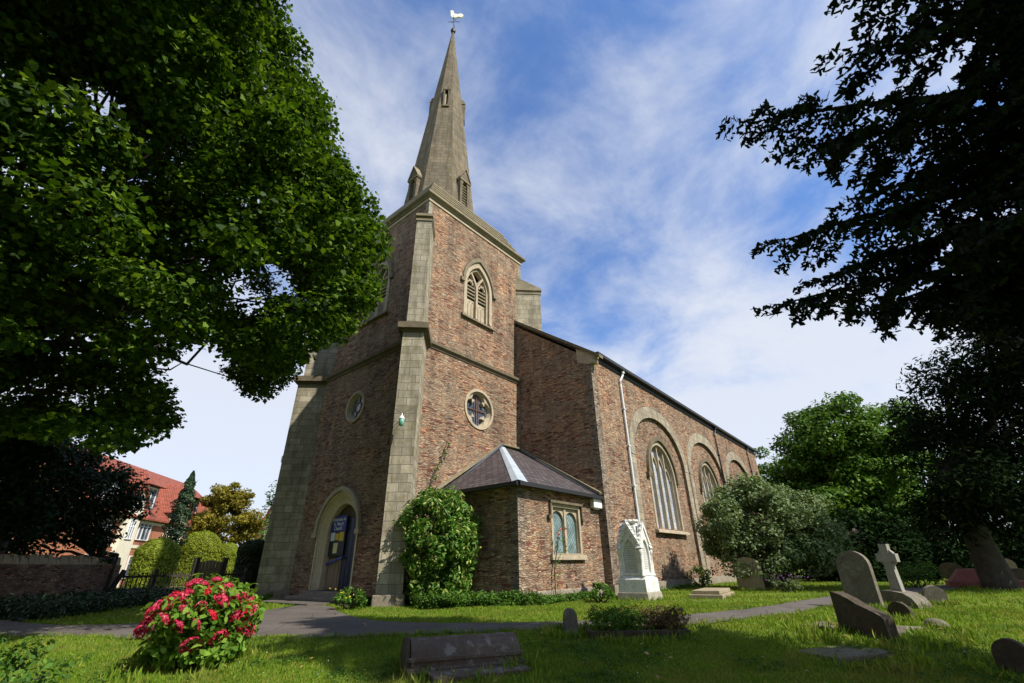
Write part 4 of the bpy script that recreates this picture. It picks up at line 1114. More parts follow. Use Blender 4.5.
# variegated laurel between buttress and vestry
lb = Vector((.55, -1.35, 0))
cl = ell_clumps(170, (lb.x-.16, lb.y-.28, 1.92), (1.36, 1.0, 1.30), .18, .32, .72)
cl = cl[cl[:, 1] < -.45]
cl2 = ell_clumps(50, (lb.x-.1, lb.y-.2, .55), (1.0, .75, .5), .18, .3, .5); cl2 = cl2[cl2[:, 1] < -.5]
shrub('laurel_bush', 'dense yellow-green variegated laurel against the tower', lb, np.vstack([cl, cl2]), 95, 'laurel', .18, LONG, up=.25, stems=16, squash=.9)
# small ones
def small(name, label, u, v, w, h, per, leaf, size, tmpl=OVAL, cat='shrub', n=14, base=None, up=.6):
    b = Vector(base) if base else ground(u, v)
    return shrub(name, label, b, ell_clumps(n, (b.x, b.y, b.z+h*.5), (w*.5, w*.5, h*.42), h*.16, h*.30, .3), per, leaf, size, tmpl, cat, None, .8, up, 8)
small('dome_shrub', 'small clipped dome shrub beside the laurel', 476, 598, .75, .55, 60, 'hydleaf', .05, OVAL, base=tuple(ground(477, 602)), n=26)
ds_ = small('flowering_shrub', 'low leafy shrub with yellow flowers by the church door', 355, 612, .85, .55, 60, 'fresh', .085, base=(-2.05, -.75, 0), n=20)
P_ = np.array([(-2.05+rng.normal()*.28-.1, -.85+rng.normal()*.25, .25+.3*rng.random()) for _ in range(26)])
wchild(leaf_mesh('blossom', P_, .05, rng.normal(size=P_.shape)+[-.5, -.7, .6], OVAL, MT['yellowfl']), ds_)
P_ = np.array([(-1.75+rng.normal()*.12, -.75+rng.normal()*.12, .75+.35*rng.random()) for _ in range(8)])
small('rhododendron', 'small glossy shrub in front of the white monument', 605, 603, .72, .52, 34, 'fresh', .14, LONG, base=(3.55, -5.35, 0), n=16, up=.3)
small('ivy_bush', 'leafy ivy plant at the foot of the nave wall', 697, 586, 1.3, 1.0, 50, 'fresh', .11, base=(13.6, -4.95, 0))
small('nettle_clump', 'low green plants at the foot of the left buttress', 282, 604, .9, .30, 40, 'fresh', .07, base=(-1.55, 5.9, 0))
small('bramble_bush', 'light green shrub behind the stone cross', 920, 590, 1.5, 1.15, 60, 'fresh', .10, base=tuple(ground(920, 588)))
small('lawn_shrub', 'light green shrub cut off by the left picture edge', 5, 690, 1.5, .75, 80, 'fresh', .075, base=tuple(at(2, 640, 7.6)[:2])+(-.25,), n=22)
tl = small('lavender_plant', 'low purple flowering plant beside the tan headstone', 790, 592, 1.0, .45, 60, 'greybush', .07, base=tuple(ground(790, 592)), cat='plant')
b = ground(790, 592)
P_ = np.array([(b.x+rng.normal()*.35, b.y+rng.normal()*.35, .38+.2*rng.random()) for _ in range(70)])
wchild(leaf_mesh('blossom', P_, .06, rng.normal(size=P_.shape), OVAL, MT['purplefl']), tl)
# climbers on walls
def climber(name, label, pts, leaf, n, spread, size, nrm):
    t = thing(name, label, 'climber', pts[0]); mb = MB(); mb.tube(pts, [.018]*(len(pts)-1)+[.006], 5)
    Pn = []
    for i in range(n):
        k = rng.integers(0, len(pts)-1); p = Vector(pts[k]).lerp(Vector(pts[k+1]), rng.random()); Pn.append(p+Vector(rng.normal(size=3))*spread+Vector(nrm)*.06)
    wchild(mb.build('stem', MT['bark'], None), t); Pn = np.array(Pn)
    wchild(leaf_mesh('foliage', Pn, size, rng.normal(size=Pn.shape)+np.array(nrm)*1.2, OVAL, MT[leaf]), t); return t
climber('wall_creeper', 'thin creeper shoots climbing the tower above the laurel', [(.95, -.30, 2.8), (1.0, -.24, 3.9), (1.35, -.24, 4.5), (1.7, -.24, 5.4)], 'fresh', 70, .07, .11, (0, -1, 0))
rs = climber('rose_climber', 'rose stems trained up beside the vestry window', [(3.0, -4.1, .05), (3.0, -4.1, .9), (3.25, -4.08, 1.5), (3.4, -4.1, 2.1)], 'fresh', 80, .12, .09, (0, -1, 0))
P_ = np.array([(3.35, -4.2, 2.05), (3.5, -4.22, 1.95), (3.15, -4.22, 1.9), (3.62, -4.2, 2.1), (4.45, -4.2, 1.0), (3.85, -4.2, .62)])
P_ = np.repeat(P_, 9, 0)+rng.normal(size=(54, 3))*.022
wchild(leaf_mesh('blossom', P_, .085, rng.normal(size=P_.shape), OVAL, MT['pinkfl']), rs)

# hydrangea with crimson heads
hb = ground(190, 664)
cl = np.vstack([ell_clumps(80, (hb.x+.06, hb.y-.05, hb.z+.50), (.62, .58, .44), .14, .24, .55, -.5), ell_clumps(50, (hb.x, hb.y, hb.z+.20), (.60, .60, .18), .12, .20, .5)])
hyd = shrub('hydrangea_bush', 'hydrangea with crimson flower heads on the front lawn', hb, cl, 34, 'hydleaf', .125, OVAL, stems=18, up=.5)
variants = []
for k in range(5):
    n = 150; d = unit(rng.normal(size=(n, 3))); d[:, 2] = np.abs(d[:, 2])*.8-.15
    P_ = d*np.array([.105, .105, .085])*(.75+.3*rng.random((n, 1)))
    o = leaf_mesh('flower_head', P_, .043, d+.4*rng.normal(size=d.shape), OVAL, MT['petal' if k < 4 else 'petalred'], hyd, .1)
    variants.append(o)
nh = 0
for i in range(3000):
    d = rng.normal(size=3); d /= np.linalg.norm(d)
    if d[2] < -.45 or d[2] < .1 and rng.random() < .5 or math.sin(7*d[0]+3*d[1]+4*d[2]) < -.72: continue
    p = np.array([hb.x+d[0]*.66, hb.y+d[1]*.66, hb.z+.48+d[2]*(.46+.08*math.sin(5*d[0]+2))])
    if nh and min(np.linalg.norm(p-q) for q in heads) < .155+.06*rng.random(): continue
    heads = [p] if nh == 0 else heads+[p]
    o = variants[nh] if nh < 5 else variants[nh % 5].copy()
    if nh >= 5: COL.objects.link(o); o.parent = hyd
    o.location = Vector(p)-hb; o.rotation_euler = (-d[1]*.9, d[0]*.9, rng.uniform(0, 6)); sc = rng.uniform(.65, 1.2); o.scale = (sc, sc, sc)
    nh += 1
    if nh >= 68: break

# ------------------------------------------------------------------ left background: topiary, trees, houses
def topiary(name, label, u, vb, v0, half, dd, leaf, flat=.9, group=None):
    b = at(u, vb, dd); b.z = 0; _, _, z = proj(b); w = .80*half*z/FPX; top = at(u, v0, dd).z
    t = thing(name, label, 'topiary bush', b, 0, group); mb = MB()
    for k in range(6): limb(mb, b+Vector((0, 0, -.1)), b+Vector((rng.normal()*w*.35, rng.normal()*w*.35, top-w*.8)), .05, .02)
    wchild(mb.build('stem', MT['bark'], None, True), t)
    n = 18000; d = unit(rng.normal(size=(n, 3))); zc_ = top-w*flat
    lump = 1+.035*np.sin(d[:, 0]*9+d[:, 2]*7)+.03*np.sin(d[:, 1]*11-d[:, 2]*5)
    R_ = (w*lump*(1-.16*rng.random(n)**2))[:, None]
    P_ = d*R_*np.array([1, 1, flat])
    low = d[:, 2] < -.1; P_[low, 2] = -rng.random(low.sum())*max(.2, zc_-.1); k_ = .92*w/np.maximum(np.hypot(P_[low, 0], P_[low, 1]), .05)*(1-.12*rng.random(low.sum()))
    P_[low, 0] *= k_; P_[low, 1] *= k_
    m = 9000; a_ = rng.uniform(0, 2*PI, m); q_ = w*(.84+.14*rng.random(m)); e_ = np.c_[q_*np.cos(a_), q_*np.sin(a_), -rng.random(m)*max(.2, zc_-.05)]
    P_ = np.vstack([P_, e_]); d = np.vstack([d, unit(np.c_[e_[:, :2], np.full(m, .3)])]); n += m
    P_ += np.array([b.x, b.y, zc_])
    wchild(leaf_mesh('foliage', P_, .125*rng.uniform(.6, 1.3, n), d+.5*rng.normal(size=d.shape), OVAL, MT[leaf]), t); return t
topiary('topiary_bush', 'golden clipped dome bush nearest the fence post', 146, 592, 538, 25, 44, 'golden')
topiary('topiary_bush', 'largest golden clipped dome bush, in the middle', 189, 590, 531, 25, 50, 'golden')
topiary('topiary_bush', 'smallest golden clipped dome bush, beside the dark hedge', 219, 588, 543, 14, 53, 'golden')
topiary('clipped_hedge', 'dark clipped round hedge beside the left buttress', 247, 590, 540, 20.5, 31, 'hedgedark', .7)
tree('yellow_tree', 'olive-yellow tree standing above the golden topiary', at(226, 585, 57), 2.6, .16, px_clumps([(226, 521, 34, 20, 57), (222, 496, 20, 14, 57), (205, 526, 18, 14, 57), (248, 528, 16, 14, 57), (232, 500, 24, 8, 57)], 95, .40, .85), 150, 'yellowtree', .26, OVAL)
pb = at(160, 585, 47); pb.z = 0; ptop = at(178, 470, 47).z
t = thing('poplar_tree', 'slim upright dark green tree in front of the red roofed houses', 'tree', pb)
mb = MB(); mb.tube([pb+Vector((0, 0, -.2)), pb+Vector((0, 0, 2)), pb+Vector((.1, 0, ptop*.85))], [.13, .10, .02], 8)
for _ in range(12): h_ = rng.uniform(1.5, ptop*.8); limb(mb, pb+Vector((0, 0, h_)), pb+Vector((rng.normal()*.4, rng.normal()*.4, h_+1.1)), .03, .01)
wchild(mb.build('trunk', MT['bark'], None, True), t)
n = 9000; h_ = rng.random(n)**.85; a_ = rng.uniform(0, 2*PI, n); w_ = 1.15*np.sin(PI*np.clip(h_*.86+.14, 0, 1))**.8*(.72+.28*np.sin(h_*37+2*a_)*np.sin(h_*17))*(.35+.65*rng.random(n)**.5)
P_ = np.c_[pb.x+w_*np.cos(a_), pb.y+w_*np.sin(a_), 1.0+h_*(ptop-1.0)]
wchild(leaf_mesh('crown', P_, .17*rng.uniform(.5, 1.4, n), np.c_[np.cos(a_), np.sin(a_), np.full(n, .6)]+.5*rng.normal(size=(n, 3)), OVAL, MT['holly']), t)
tree('young_tree', 'leafy branch tips just left of the far buttress', at(276, 585, 40), 2.5, .1, px_clumps([(276, 498, 9, 14, 40), (272, 530, 8, 20, 40)], 60, .35, .6), 60, 'maple', .2, OVAL)
tree('holly_tree', 'dark green holly tree behind the churchyard wall', at(85, 596, 26), 2.0, .2, px_clumps([(100, 500, 32, 42, 26), (60, 480, 40, 50, 26), (30, 520, 40, 45, 26), (112, 520, 20, 36, 26), (20, 460, 40, 40, 26)], 16, .5, .9), 190, 'holly', .17, OVAL, limbs=12)
tree('evergreen_tree', 'black evergreen at the left picture edge under the sycamore', at(-30, 600, 22), 2.5, .3, px_clumps([(-20, 500, 50, 60, 22), (10, 440, 40, 40, 22)], 12, .6, 1.0), 190, 'darkleaf', .22, OVAL)

def house(label, O, ang, L, W, eave, ridge, bays, name='house'):
    t = thing(name, label, 'house', O, ang)
    fr = Fr((0, 0, 0), (1, 0, 0), (0, -1, 0))
    mb = MB(); mb.panel(fr, rect(0, L, -1, eave)); mb.face([(0, 0, -1), (0, W, -1), (0, W, eave), (0, W/2, ridge-.05), (0, 0, eave)]); mb.face([(L, 0, -1), (L, W, -1), (L, W, eave), (L, W/2, ridge-.05), (L, 0, eave)]); mb.panel(Fr((0, W, 0), (1, 0, 0), (0, 1, 0)), rect(0, L, -1, eave))
    mb.build('wall', MT['brickhouse'], t)
    mb = MB()
    for y, yy in ((-.45, W/2), (W+.45, W/2)):
        ze = eave-.15; mb.frustum([(-.2, y, ze), (L+.2, y, ze), (L+.2, yy, ridge), (-.2, yy, ridge)], [(-.2, y, ze+.12), (L+.2, y, ze+.12), (L+.2, yy, ridge+.12), (-.2, yy, ridge+.12)])
    mb.build('roof', MT['tile'], t)
    mb = MB(); mb.fbox(fr, 0, L, 2.75, 2.98, -.02, .05); mb.fbox(fr, 0, L, eave-.42, eave-.2, -.02, .06); mb.build('band_course', MT['render'], t)
    def win(par, cx, z0, z1, w, d):
        mb = MB(); mb.band(fr, rect(cx-w/2+.07, cx+w/2-.07, z0+.07, z1-.07), rect(cx-w/2, cx+w/2, z0, z1), d-.05, d+.06, True)
        for u in (-w/6, w/6): mb.fbox(fr, cx+u-.045, cx+u+.045, z0, z1, d-.04, d+.045)
        mb.fbox(fr, cx-w/2, cx+w/2, z0+(z1-z0)*.62, z0+(z1-z0)*.62+.05, d-.04, d+.04)
        f = mb.build('window', MT['white'], par); mb = MB(); mb.panel(fr, rect(cx-w/2+.03, cx+w/2-.03, z0+.03, z1-.03), (), d+.0); mb.build('pane', MT['housegls'], f)
    for kind, x in bays:
        if kind == 'd':      # window below, dormer above
            win(t, x, 3.35, 4.95, 1.75, .03); win(t, x, .6, 2.2, 1.75, .03)
            z0 = eave+.9; dm = MB(); dm.box(x-1.05, x+1.05, .35, 3.2, z0-.6, z0+1.75); dr_ = dm.build('dormer', MT['leadgrey'], t)
            rf = MB(); a = [(x-1.5, -.15, z0+1.72), (x+1.5, -.15, z0+1.72), (x+1.5, 3.6, z0+1.72), (x-1.5, 3.6, z0+1.72)]
            rf.frustum(a, [(x-.1, 1.3, z0+3.1), (x+.1, 1.3, z0+3.1), (x+.1, 3.9, z0+3.1), (x-.1, 3.9, z0+3.1)]); rf.build('dormer_roof', MT['tile'], dr_)
            fr2 = Fr((0, .35, 0), (1, 0, 0), (0, -1, 0))
            mb = MB(); mb.band(fr2, rect(x-.68, x+.68, z0+.10, z0+1.5), rect(x-.76, x+.76, z0, z0+1.6), -.02, .06, True)
            mb.fbox(fr2, x-.05, x+.05, z0, z0+1.6, -.02, .05); f = mb.build('dormer_window', MT['white'], dr_); mb = MB(); mb.panel(fr2, rect(x-.7, x+.7, z0+.05, z0+1.55), (), .02); mb.build('pane', MT['housegls'], f)
        else:                # projecting rendered gable
            w = 1.5 if kind == 'g' else .9
            mb = MB(); g = [(x-w, -1), (x+w, -1), (x+w, eave+1.0), (x, eave+1.0+w*1.35), (x-w, eave+1.0)]
            mb.plate(fr, g, -4.0, .35); mb.build('gable', MT['render'], t)
            mb = MB()
            for sg in (-1, 1): mb.bar(fr.P(x+sg*(w+.25), eave+.75, -1.6), fr.P(x, eave+1.08+w*1.35, -1.6), 4.4, .14)
            mb.build('gable_roof', MT['tile'], t)
            win(t, x, 3.3, 4.7, .9, .36)
    return t
h0 = at(60, 590, 44); h0.z = 0; h1 = at(205, 590, 64); h1.z = 0
ang = math.atan2(h1.y-h0.y, h1.x-h0.x)
HB = [('d', 2.0), ('n', 4.7), ('d', 7.2), ('g', 11.8), ('d', 15.2), ('g', 19.4)]
house('long red brick house with red tiled roof, dormers and cream gables', h0, ang, (h1-h0).length, 9, 5.0, 9.9, HB)
h2 = at(243, 590, 70); h2.z = 0; h3 = at(300, 590, 62); h3.z = 0
ang = math.atan2(h3.y-h2.y, h3.x-h2.x)
t2 = house('cream house end with red roof behind the left buttress', h2, ang, (h3-h2).length, 8, 6.2, 10.0, [('g', 3.6)])

# ------------------------------------------------------------------ wall, fence and gate on the left
w0 = at(-60, 600, 20.5); w1 = at(104, 600, 27)
w0.z = w1.z = 0; dv = (w1-w0); Lw = dv.length; ang = math.atan2(dv.y, dv.x)
bw = thing('boundary_wall', 'old rubble stone wall with upright coping stones under the trees', 'wall', w0, ang)
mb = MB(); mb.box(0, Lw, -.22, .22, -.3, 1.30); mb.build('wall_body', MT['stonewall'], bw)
mb = MB(); x = 0
while x < Lw-.1:
    wd = rng.uniform(.10, .24); h = rng.uniform(.16, .30); ln = rng.normal()*.03
    mb.frustum([(x, -.2, 1.29), (x+wd*.95, -.2, 1.29), (x+wd*.95, .2, 1.29), (x, .2, 1.29)], [(x+ln, -.15, 1.3+h), (x+wd*.9+ln, -.15, 1.3+h*rng.uniform(.8, 1.1)), (x+wd*.9+ln, .15, 1.3+h), (x+ln, .15, 1.3+h)]); x += wd
cs = mb.build('coping_stones', MT['gravetan'], bw); cs['kind'] = 'stuff'
def fence_run(label, a, b, h=1.0):
    dv = b-a; L = dv.length; t = thing('picket_fence', label, 'fence', a, math.atan2(dv.y, dv.x), 'dark picket fence runs beside the gate')
    mb = MB(); 
    for z in (.3, h-.2): mb.box(0, L, -.03, .03, z, z+.09)
    mb.build('rail', MT['wooddark'], t)
    n = int(L/.16); mb = MB()
    for i in range(n+1):
        x = L*i/n; hh = h+rng.normal()*.02; mb.box(x-.022, x+.022, -.062, -.035, .03, hh)
    pk = mb.build('paling', MT['wooddark'], t); pk['kind'] = 'stuff'
    for x in (0.0, L/2, L):
        mb = MB(); mb.box(x-.07, x+.07, -.02, .12, -.2, h+.12); mb.build('fence_post', MT['wooddark'], t)
f0 = at(106, 600, 27.2); f1 = at(186, 600, 28.2); f2 = at(216, 600, 28.8); f3 = at(262, 600, 31)
for p in (f0, f1, f2, f3): p.z = 0
fence_run('dark picket fence between stone wall and wooden gate', f0, f1)
fence_run('dark picket fence between wooden gate and church buttress', f2, f3)
dv = f2-f1; g = thing('garden_gate', 'pale weathered plank gate in the dark picket fence', 'gate', f1, math.atan2(dv.y, dv.x)); Lg = dv.length
mb = MB()
for i in range(7):
    x0 = .12+(Lg-.24)*i/7; mb.box(x0+.01, x0+(Lg-.24)/7-.01, -.03, .0, .08, 1.38+.10*math.sin(PI*(i+.5)/7))
pl_ = mb.build('plank', MT['woodgate'], g); pl_['kind'] = 'stuff'
mb = MB(); mb.box(.1, Lg-.1, .0, .05, .3, .42); mb.build('rail', MT['woodgate'], g); mb = MB(); mb.box(.1, Lg-.1, .0, .05, 1.0, 1.12); mb.build('rail', MT['woodgate'], g)
for x in (0.02, Lg-.02):
    mb = MB(); mb.box(x-.1, x+.1, -.1, .1, -.2, 1.6); mb.build('gate_post', MT['wooddark'], g)
gp = thing('gate_post', 'thick old dark post at the end of the stone wall', 'post', at(99, 598, 26.4)); gp.location.z = 0
mb = MB(); mb.frustum([(-.17, -.17, -.2), (.17, -.17, -.2), (.17, .17, -.2), (-.17, .17, -.2)], [(-.15, -.15, 1.75), (.15, -.15, 1.7), (.15, .15, 1.75), (-.15, .15, 1.8)]); mb.build('post_shaft', MT['wooddark'], gp, bevel=.02)
mb = MB(); mb.bar((.16, 0, .0), (.55, .1, 1.1), .14, .14); mb.build('brace', MT['wooddark'], gp)

# unseen trees added behind the camera: they keep the western sky off the shaded sides
for k, (x, y, h, r) in enumerate(((-23, -15, 8.5, 5.5), (-19, -25, 9, 6), (-30, -24, 10, 6))):
    tree('unseen_shade_tree', ('broad unseen tree added west of the path to block sky light', 'broad unseen tree added south-west of the lawn to block sky light', 'broad unseen tree added furthest west to block sky light')[k],
         (x, y, -.5), 5, .35, ell_clumps(120, (x, y, h), (r, r, 6.5), 1.0, 1.8, .5), 70, 'darkleaf', .7, OVAL, limbs=8)

tree('sycamore_tree', 'second tall sycamore, added out of view to shade the big one', (-14.8, -8.2, -.4), 9, .40, ell_clumps(150, (-13.6, -6.6, 13.8), (4.2, 3.8, 3.2), .7, 1.2, .4), 120, 'sycamore', .30, MAPLE, limbs=12)  # unseen sycamore added to darken the left side of the big one

# ------------------------------------------------------------------ graves and monuments
def rounded_slab(w, h, rise, shoulder=0.0, n=10):
    """outline of a headstone, base centre at (0, 0)"""
    pts = [(-w/2, -.35), (w/2, -.35), (w/2, h-rise)]
    if shoulder: pts.append((w/2-shoulder, h-rise))
    r = w/2-shoulder
    pts += [(r*math.cos(PI*i/n), h-rise+rise*math.sin(PI*i/n)) for i in range(1, n)]
    if shoulder: pts.append((-w/2+shoulder, h-rise))
    pts.append((-w/2, h-rise)); return pts
def headstone(label, base, w, h, th, rise, rz, mat, tilt=0.0, lean=0.0, shoulder=0.0, group=None, name='headstone', cat='headstone', carved=False):
    b = Vector(base); t = thing(name, label, cat, b, rz, group)
    t.rotation_euler = (tilt, lean, rz)
    fr = Fr((0, 0, 0), (1, 0, 0), (0, -1, 0)); mb = MB()
    mb.plate(fr, rounded_slab(w, h, rise, shoulder), -th/2, th/2)
    o = mb.build('slab', MT[mat], t, bevel=.015)
    if carved:
        mb = MB(); mb.band(fr, ro(rounded_slab(w-.16, h-.10, max(.02, rise-.04), shoulder)), ro(rounded_slab(w-.11, h-.07, max(.02, rise-.03), shoulder)), th/2-.004, th/2+.008); mb.build('carved_border', MT[mat], t)
    return t
def faces(p, du=0.0):      # turn so the front looks towards the camera, plus du
    d = Vector((CAM[0]-p.x, CAM[1]-p.y)); return math.atan2(d.y, d.x)+PI/2+du
# tall leaning headstone
b = at(866, 606, 14.6); b.z = 0
headstone('tall grey round-topped headstone leaning left, behind the broken slab', b, .70, 1.20, .15, .33, faces(b, -.40), 'grave', -.03, .0, carved=True)
# broken stone in front of it
b0, b1 = Vector((-.10, -11.90, -.03)), Vector((-.46, -12.50, -.08)); dv = b1-b0; L = dv.length
b = (b0+b1)/2
t = thing('broken_headstone', 'dark broken slab with a sloping top edge, standing in front of the tall headstone', 'headstone', b, math.atan2(dv.y, dv.x))
fr = Fr((0, 0, 0), (1, 0, 0), (0, -1, 0)); mb = MB(); hl = L/2+.03
out = [(-hl, -.3), (hl, -.3), (hl, .26), (hl-.10, .325), (hl-.22, .375), (hl-.36, .43), (hl-.46, .49), (-hl+.16, .555), (-hl+.05, .585), (-hl, .585)]
mb.plate(fr, out, -.17, .04); mb.build('slab', MT['gravedark'], t, bevel=.012)
t = thing('kerb_stone', 'narrow fallen kerb stone lying on the grass to the right of the broken slab', 'kerb stone', b1+Vector((.75, -.15, .08)), math.atan2(-.32, 1.0))
mb = MB(); mb.frustum([(-.75, -.05, -.06), (.75, -.05, -.12), (.75, .06, -.12), (-.75, .06, -.06)], [(-.75, -.05, .12), (.75, -.05, -.01), (.75, .06, -.01), (-.75, .06, .12)]); mb.build('stone', MT['grave'], t, bevel=.015)
t = thing('rubble_stone', 'pale lump of stone at the end of the fallen kerb stone', 'stone', Vector((1.25, -13.05, -.02)), .3)
mb = MB(); mb.lathe([(.16, -.08), (.19, .02), (.13, .09), (.04, .12)], (0, 0, 0), 7); mb.build('boulder', MT['slab'], t, bevel=.02)
b = at(902, 617, 12.3); b.z = 0
headstone('small dark half-round stone between the broken slab and the kerb stone', b, .38, .27, .10, .19, faces(b, -.4), 'gravedark')
# cross on its base
b = at(903, 606, 15.6); b.z = 0
t = thing('stone_cross', 'pale stone cross with ringed head, leaning on a rounded base', 'grave cross', b, faces(b, -.5)); t.rotation_euler = (0.0, .03, faces(b, -.5)); t.scale = (.84, .84, .84)
fr = Fr((0, 0, 0), (1, 0, 0), (0, -1, 0)); mb = MB()
sh = [(-.15, .30), (.15, .30), (.105, 1.12), (.27, 1.12), (.27, 1.34), (.105, 1.34), (.11, 1.60), (-.11, 1.60), (-.105, 1.34), (-.27, 1.34), (-.27, 1.12), (-.105, 1.12)]
mb.plate(fr, sh, -.08, .08); mb.build('shaft', MT['cross'], t, bevel=.015)
mb = MB(); mb.band(fr, circ(0, 1.23, .185, 20), circ(0, 1.23, .24, 20), -.05, .05, True); mb.build('ring', MT['cross'], t)
mb = MB(); mb.plate(fr, [(-.09, .40), (.09, .40), (.06, 1.05), (-.06, 1.05)], .08, .092); mb.build('carved_panel', MT['cross'], t)
mb = MB(); pr = [(-.52, -.25), (.58, -.25), (.56, .06), (.46, .22), (.28, .33), (0, .37), (-.36, .36), (-.52, .32)]
mb.plate(fr, pr, -.34, .34); mb.build('base', MT['grave'], t, bevel=.03)
b = at(934, 600, 16.6); b.z = 0
headstone('low half-round stone leaning on the grass right of the stone cross', b, .50, .40, .11, .25, faces(b, .5), 'grave', .15, .22)
# headstone beside the lilac bush and its darker neighbour
b = ground(752, 590); headstone('tan headstone with shaped shoulders in front of the lilac bush', b, .98, 1.16, .13, .20, faces(b, -.35), 'gravetan', 0, .02, .10, carved=True)
b = at(771, 588, 22.4); b.z = 0; headstone('dark headstone half hidden under the lilac bush', b, .8, .95, .12, .25, faces(b, -.2), 'gravedark')
b = ground(866, 588); b.z = 0
# low flat slabs
def ledger(label, c, L, W, H, rz, mat, name='grave_slab', steps=False, tilt=0.0):
    t = thing(name, label, 'grave slab', c, rz); t.rotation_euler = (tilt, 0, rz)
    mb = MB(); mb.box(-L/2, L/2, -W/2, W/2, -.2, H*(.5 if steps else 1)); mb.build('base', MT[mat], t, bevel=.02)
    if steps: mb = MB(); mb.box(-L/2+.09, L/2-.09, -W/2+.09, W/2-.09, H*.5, H); mb.build('top', MT[mat], t, bevel=.02)
    return t
ledger('two-step flat grave slab on the lit grass by the nave', Vector((6.9, -7.55, 0)), 2.0, 1.0, .22, .12, 'gravetan', steps=True)
ledger('mossy flat slab sunk in the grass below the broken headstone', Vector((-1.55, -12.02, float(terr(-1.55, -12.02))+.0)), 1.1, .66, .014, -.50, 'slab', tilt=0.0)
ledger('small flat stone in the grass left of the broken headstone', Vector((.45, -11.55, 0)), .75, .45, .015, -.3, 'slab')
# coped tomb in the foreground
c = Vector((-4.93, -8.12, float(terr(-4.93, -8.12)))); rz = math.atan2(-.78, 1.27)
t = thing('coped_tomb', 'long brown coped tomb with rounded end on the front lawn', 'tomb', c, rz)
mb = MB(); hw, hb_ = .33, .09; prof = [(-hw, -.2), (hw, -.2), (hw, hb_)]+[(hw*.93*math.cos(a), hb_+.21*math.sin(a)) for a in np.linspace(.12, PI-.12, 9)]+[(-hw, hb_)]
prof = [(y, z) for y, z in prof]
mb.frustum([(-.72, y, z) for y, z in prof], [(.72, y, z*.98) for y, z in prof]); mb.build('coped_body', MT['tomb'], t, bevel=.015)
mb = MB(); mb.box(-.78, .78, -hw-.05, hw+.05, -.25, .02); mb.build('base', MT['tomb'], t, bevel=.02)
mb = MB(); mb.box(-.75, .75, -hw-.025, -hw+.03, hb_-.015, hb_+.03); mb.build('moulding', MT['tomb'], t, bevel=.008)
mb = MB(); mb.lathe([(.31, 0), (.33, .02), (.31, .05), (.2, .06)], (0, 0, 0), 20); ec = mb.build('end_disc', MT['gravedark'], t); ec.location = (-.73, 0, .0); ec.rotation_euler = (0, -PI/2, 0)
lc = c+Vector((-.22, -.54, -.03)); ledger('worn flat ledger stone lying in front of the coped tomb', lc, 1.25, .36, .02, rz+.03, 'tomb')
# small stone and planted grave
b = ground(571, 633); headstone('small pointed stone at the end of the planted grave', b, .22, .36, .12, .16, faces(b, .3), 'grave')
gp0, gp1 = Vector((-2.55, -8.60, 0)), Vector((-1.55, -9.85, 0)); cgp = (gp0+gp1)/2; dgp = gp1-gp0
t = thing('planted_grave', 'low kerbed grave filled with green and brown plants, beside the small pointed stone', 'grave', cgp, math.atan2(dgp.y, dgp.x))
mb = MB(); Lh = dgp.length/2; 
for y in (-.36, .28): mb.box(-Lh, Lh, y, y+.08, -.15, .05)
mb.box(Lh-.08, Lh, -.28, .28, -.15, .05); mb.box(-Lh, -Lh+.08, -.28, .28, -.15, .05); mb.build('kerb', MT['gravedark'], t, bevel=.01)
for leaf, n, f0_, f1_, nm in (('fresh', 34, -.95, .15, 'foliage'), ('heather', 26, .1, .98, 'dry_foliage')):
    cl = np.array([(rng.uniform(f0_, f1_)*Lh, rng.normal()*.16, rng.uniform(.10, .26), rng.uniform(.12, .21)) for _ in range(n)])
    P_, nr = clump_leaves(cl, 70, .9, .3); P_[:, 2] = np.maximum(P_[:, 2], .0); leaf_mesh(nm, P_, .065*rng.uniform(.6, 1.3, len(P_)), nr, LONG, MT[leaf], t)
P_ = np.array([(-.35*Lh+rng.normal()*.2, rng.normal()*.15, .34) for _ in range(14)]); leaf_mesh('blossom', P_, .04, rng.normal(size=P_.shape), OVAL, MT['petalred'], t)
# dark stone at the right edge, far tombs
b = ground(1020, 672); headstone('black round-topped stone cut off by the right picture edge', b, .34, .33, .12, .17, faces(b, -.2), 'gravedark')
b = at(985, 586, 26); b.z = 0
t = thing('red_tomb', 'red granite coped tomb left of the leaning yew trunk', 'tomb', b, faces(b, .15))
mb = MB(); mb.frustum([(-.95, -.45, .22), (.95, -.45, .22), (.95, .45, .22), (-.95, .45, .22)], [(-.60, -.12, .62), (.60, -.12, .62), (.60, .12, .62), (-.60, .12, .62)]); mb.build('coped_top', MT['granitered'], t, bevel=.02)
mb = MB(); mb.box(-1.05, 1.05, -.55, .55, -.2, .22); mb.build('base', MT['granitered'], t, bevel=.02)
for u, v, dd, w, h, mat, lab in ((1012, 580, 31, .7, .95, 'gravetan', 'small tan headstone in the shade right of the yew trunk'), (955, 580, 33, .9, .8, 'gravedark', 'dark low headstone behind the red tomb'), (1022, 582, 28, .9, .6, 'grave', 'low grey headstone at the far right under the yew')):
    b = at(u, v, dd); b.z = 0; headstone(lab, b, w, h, .14, .25, faces(b), mat)

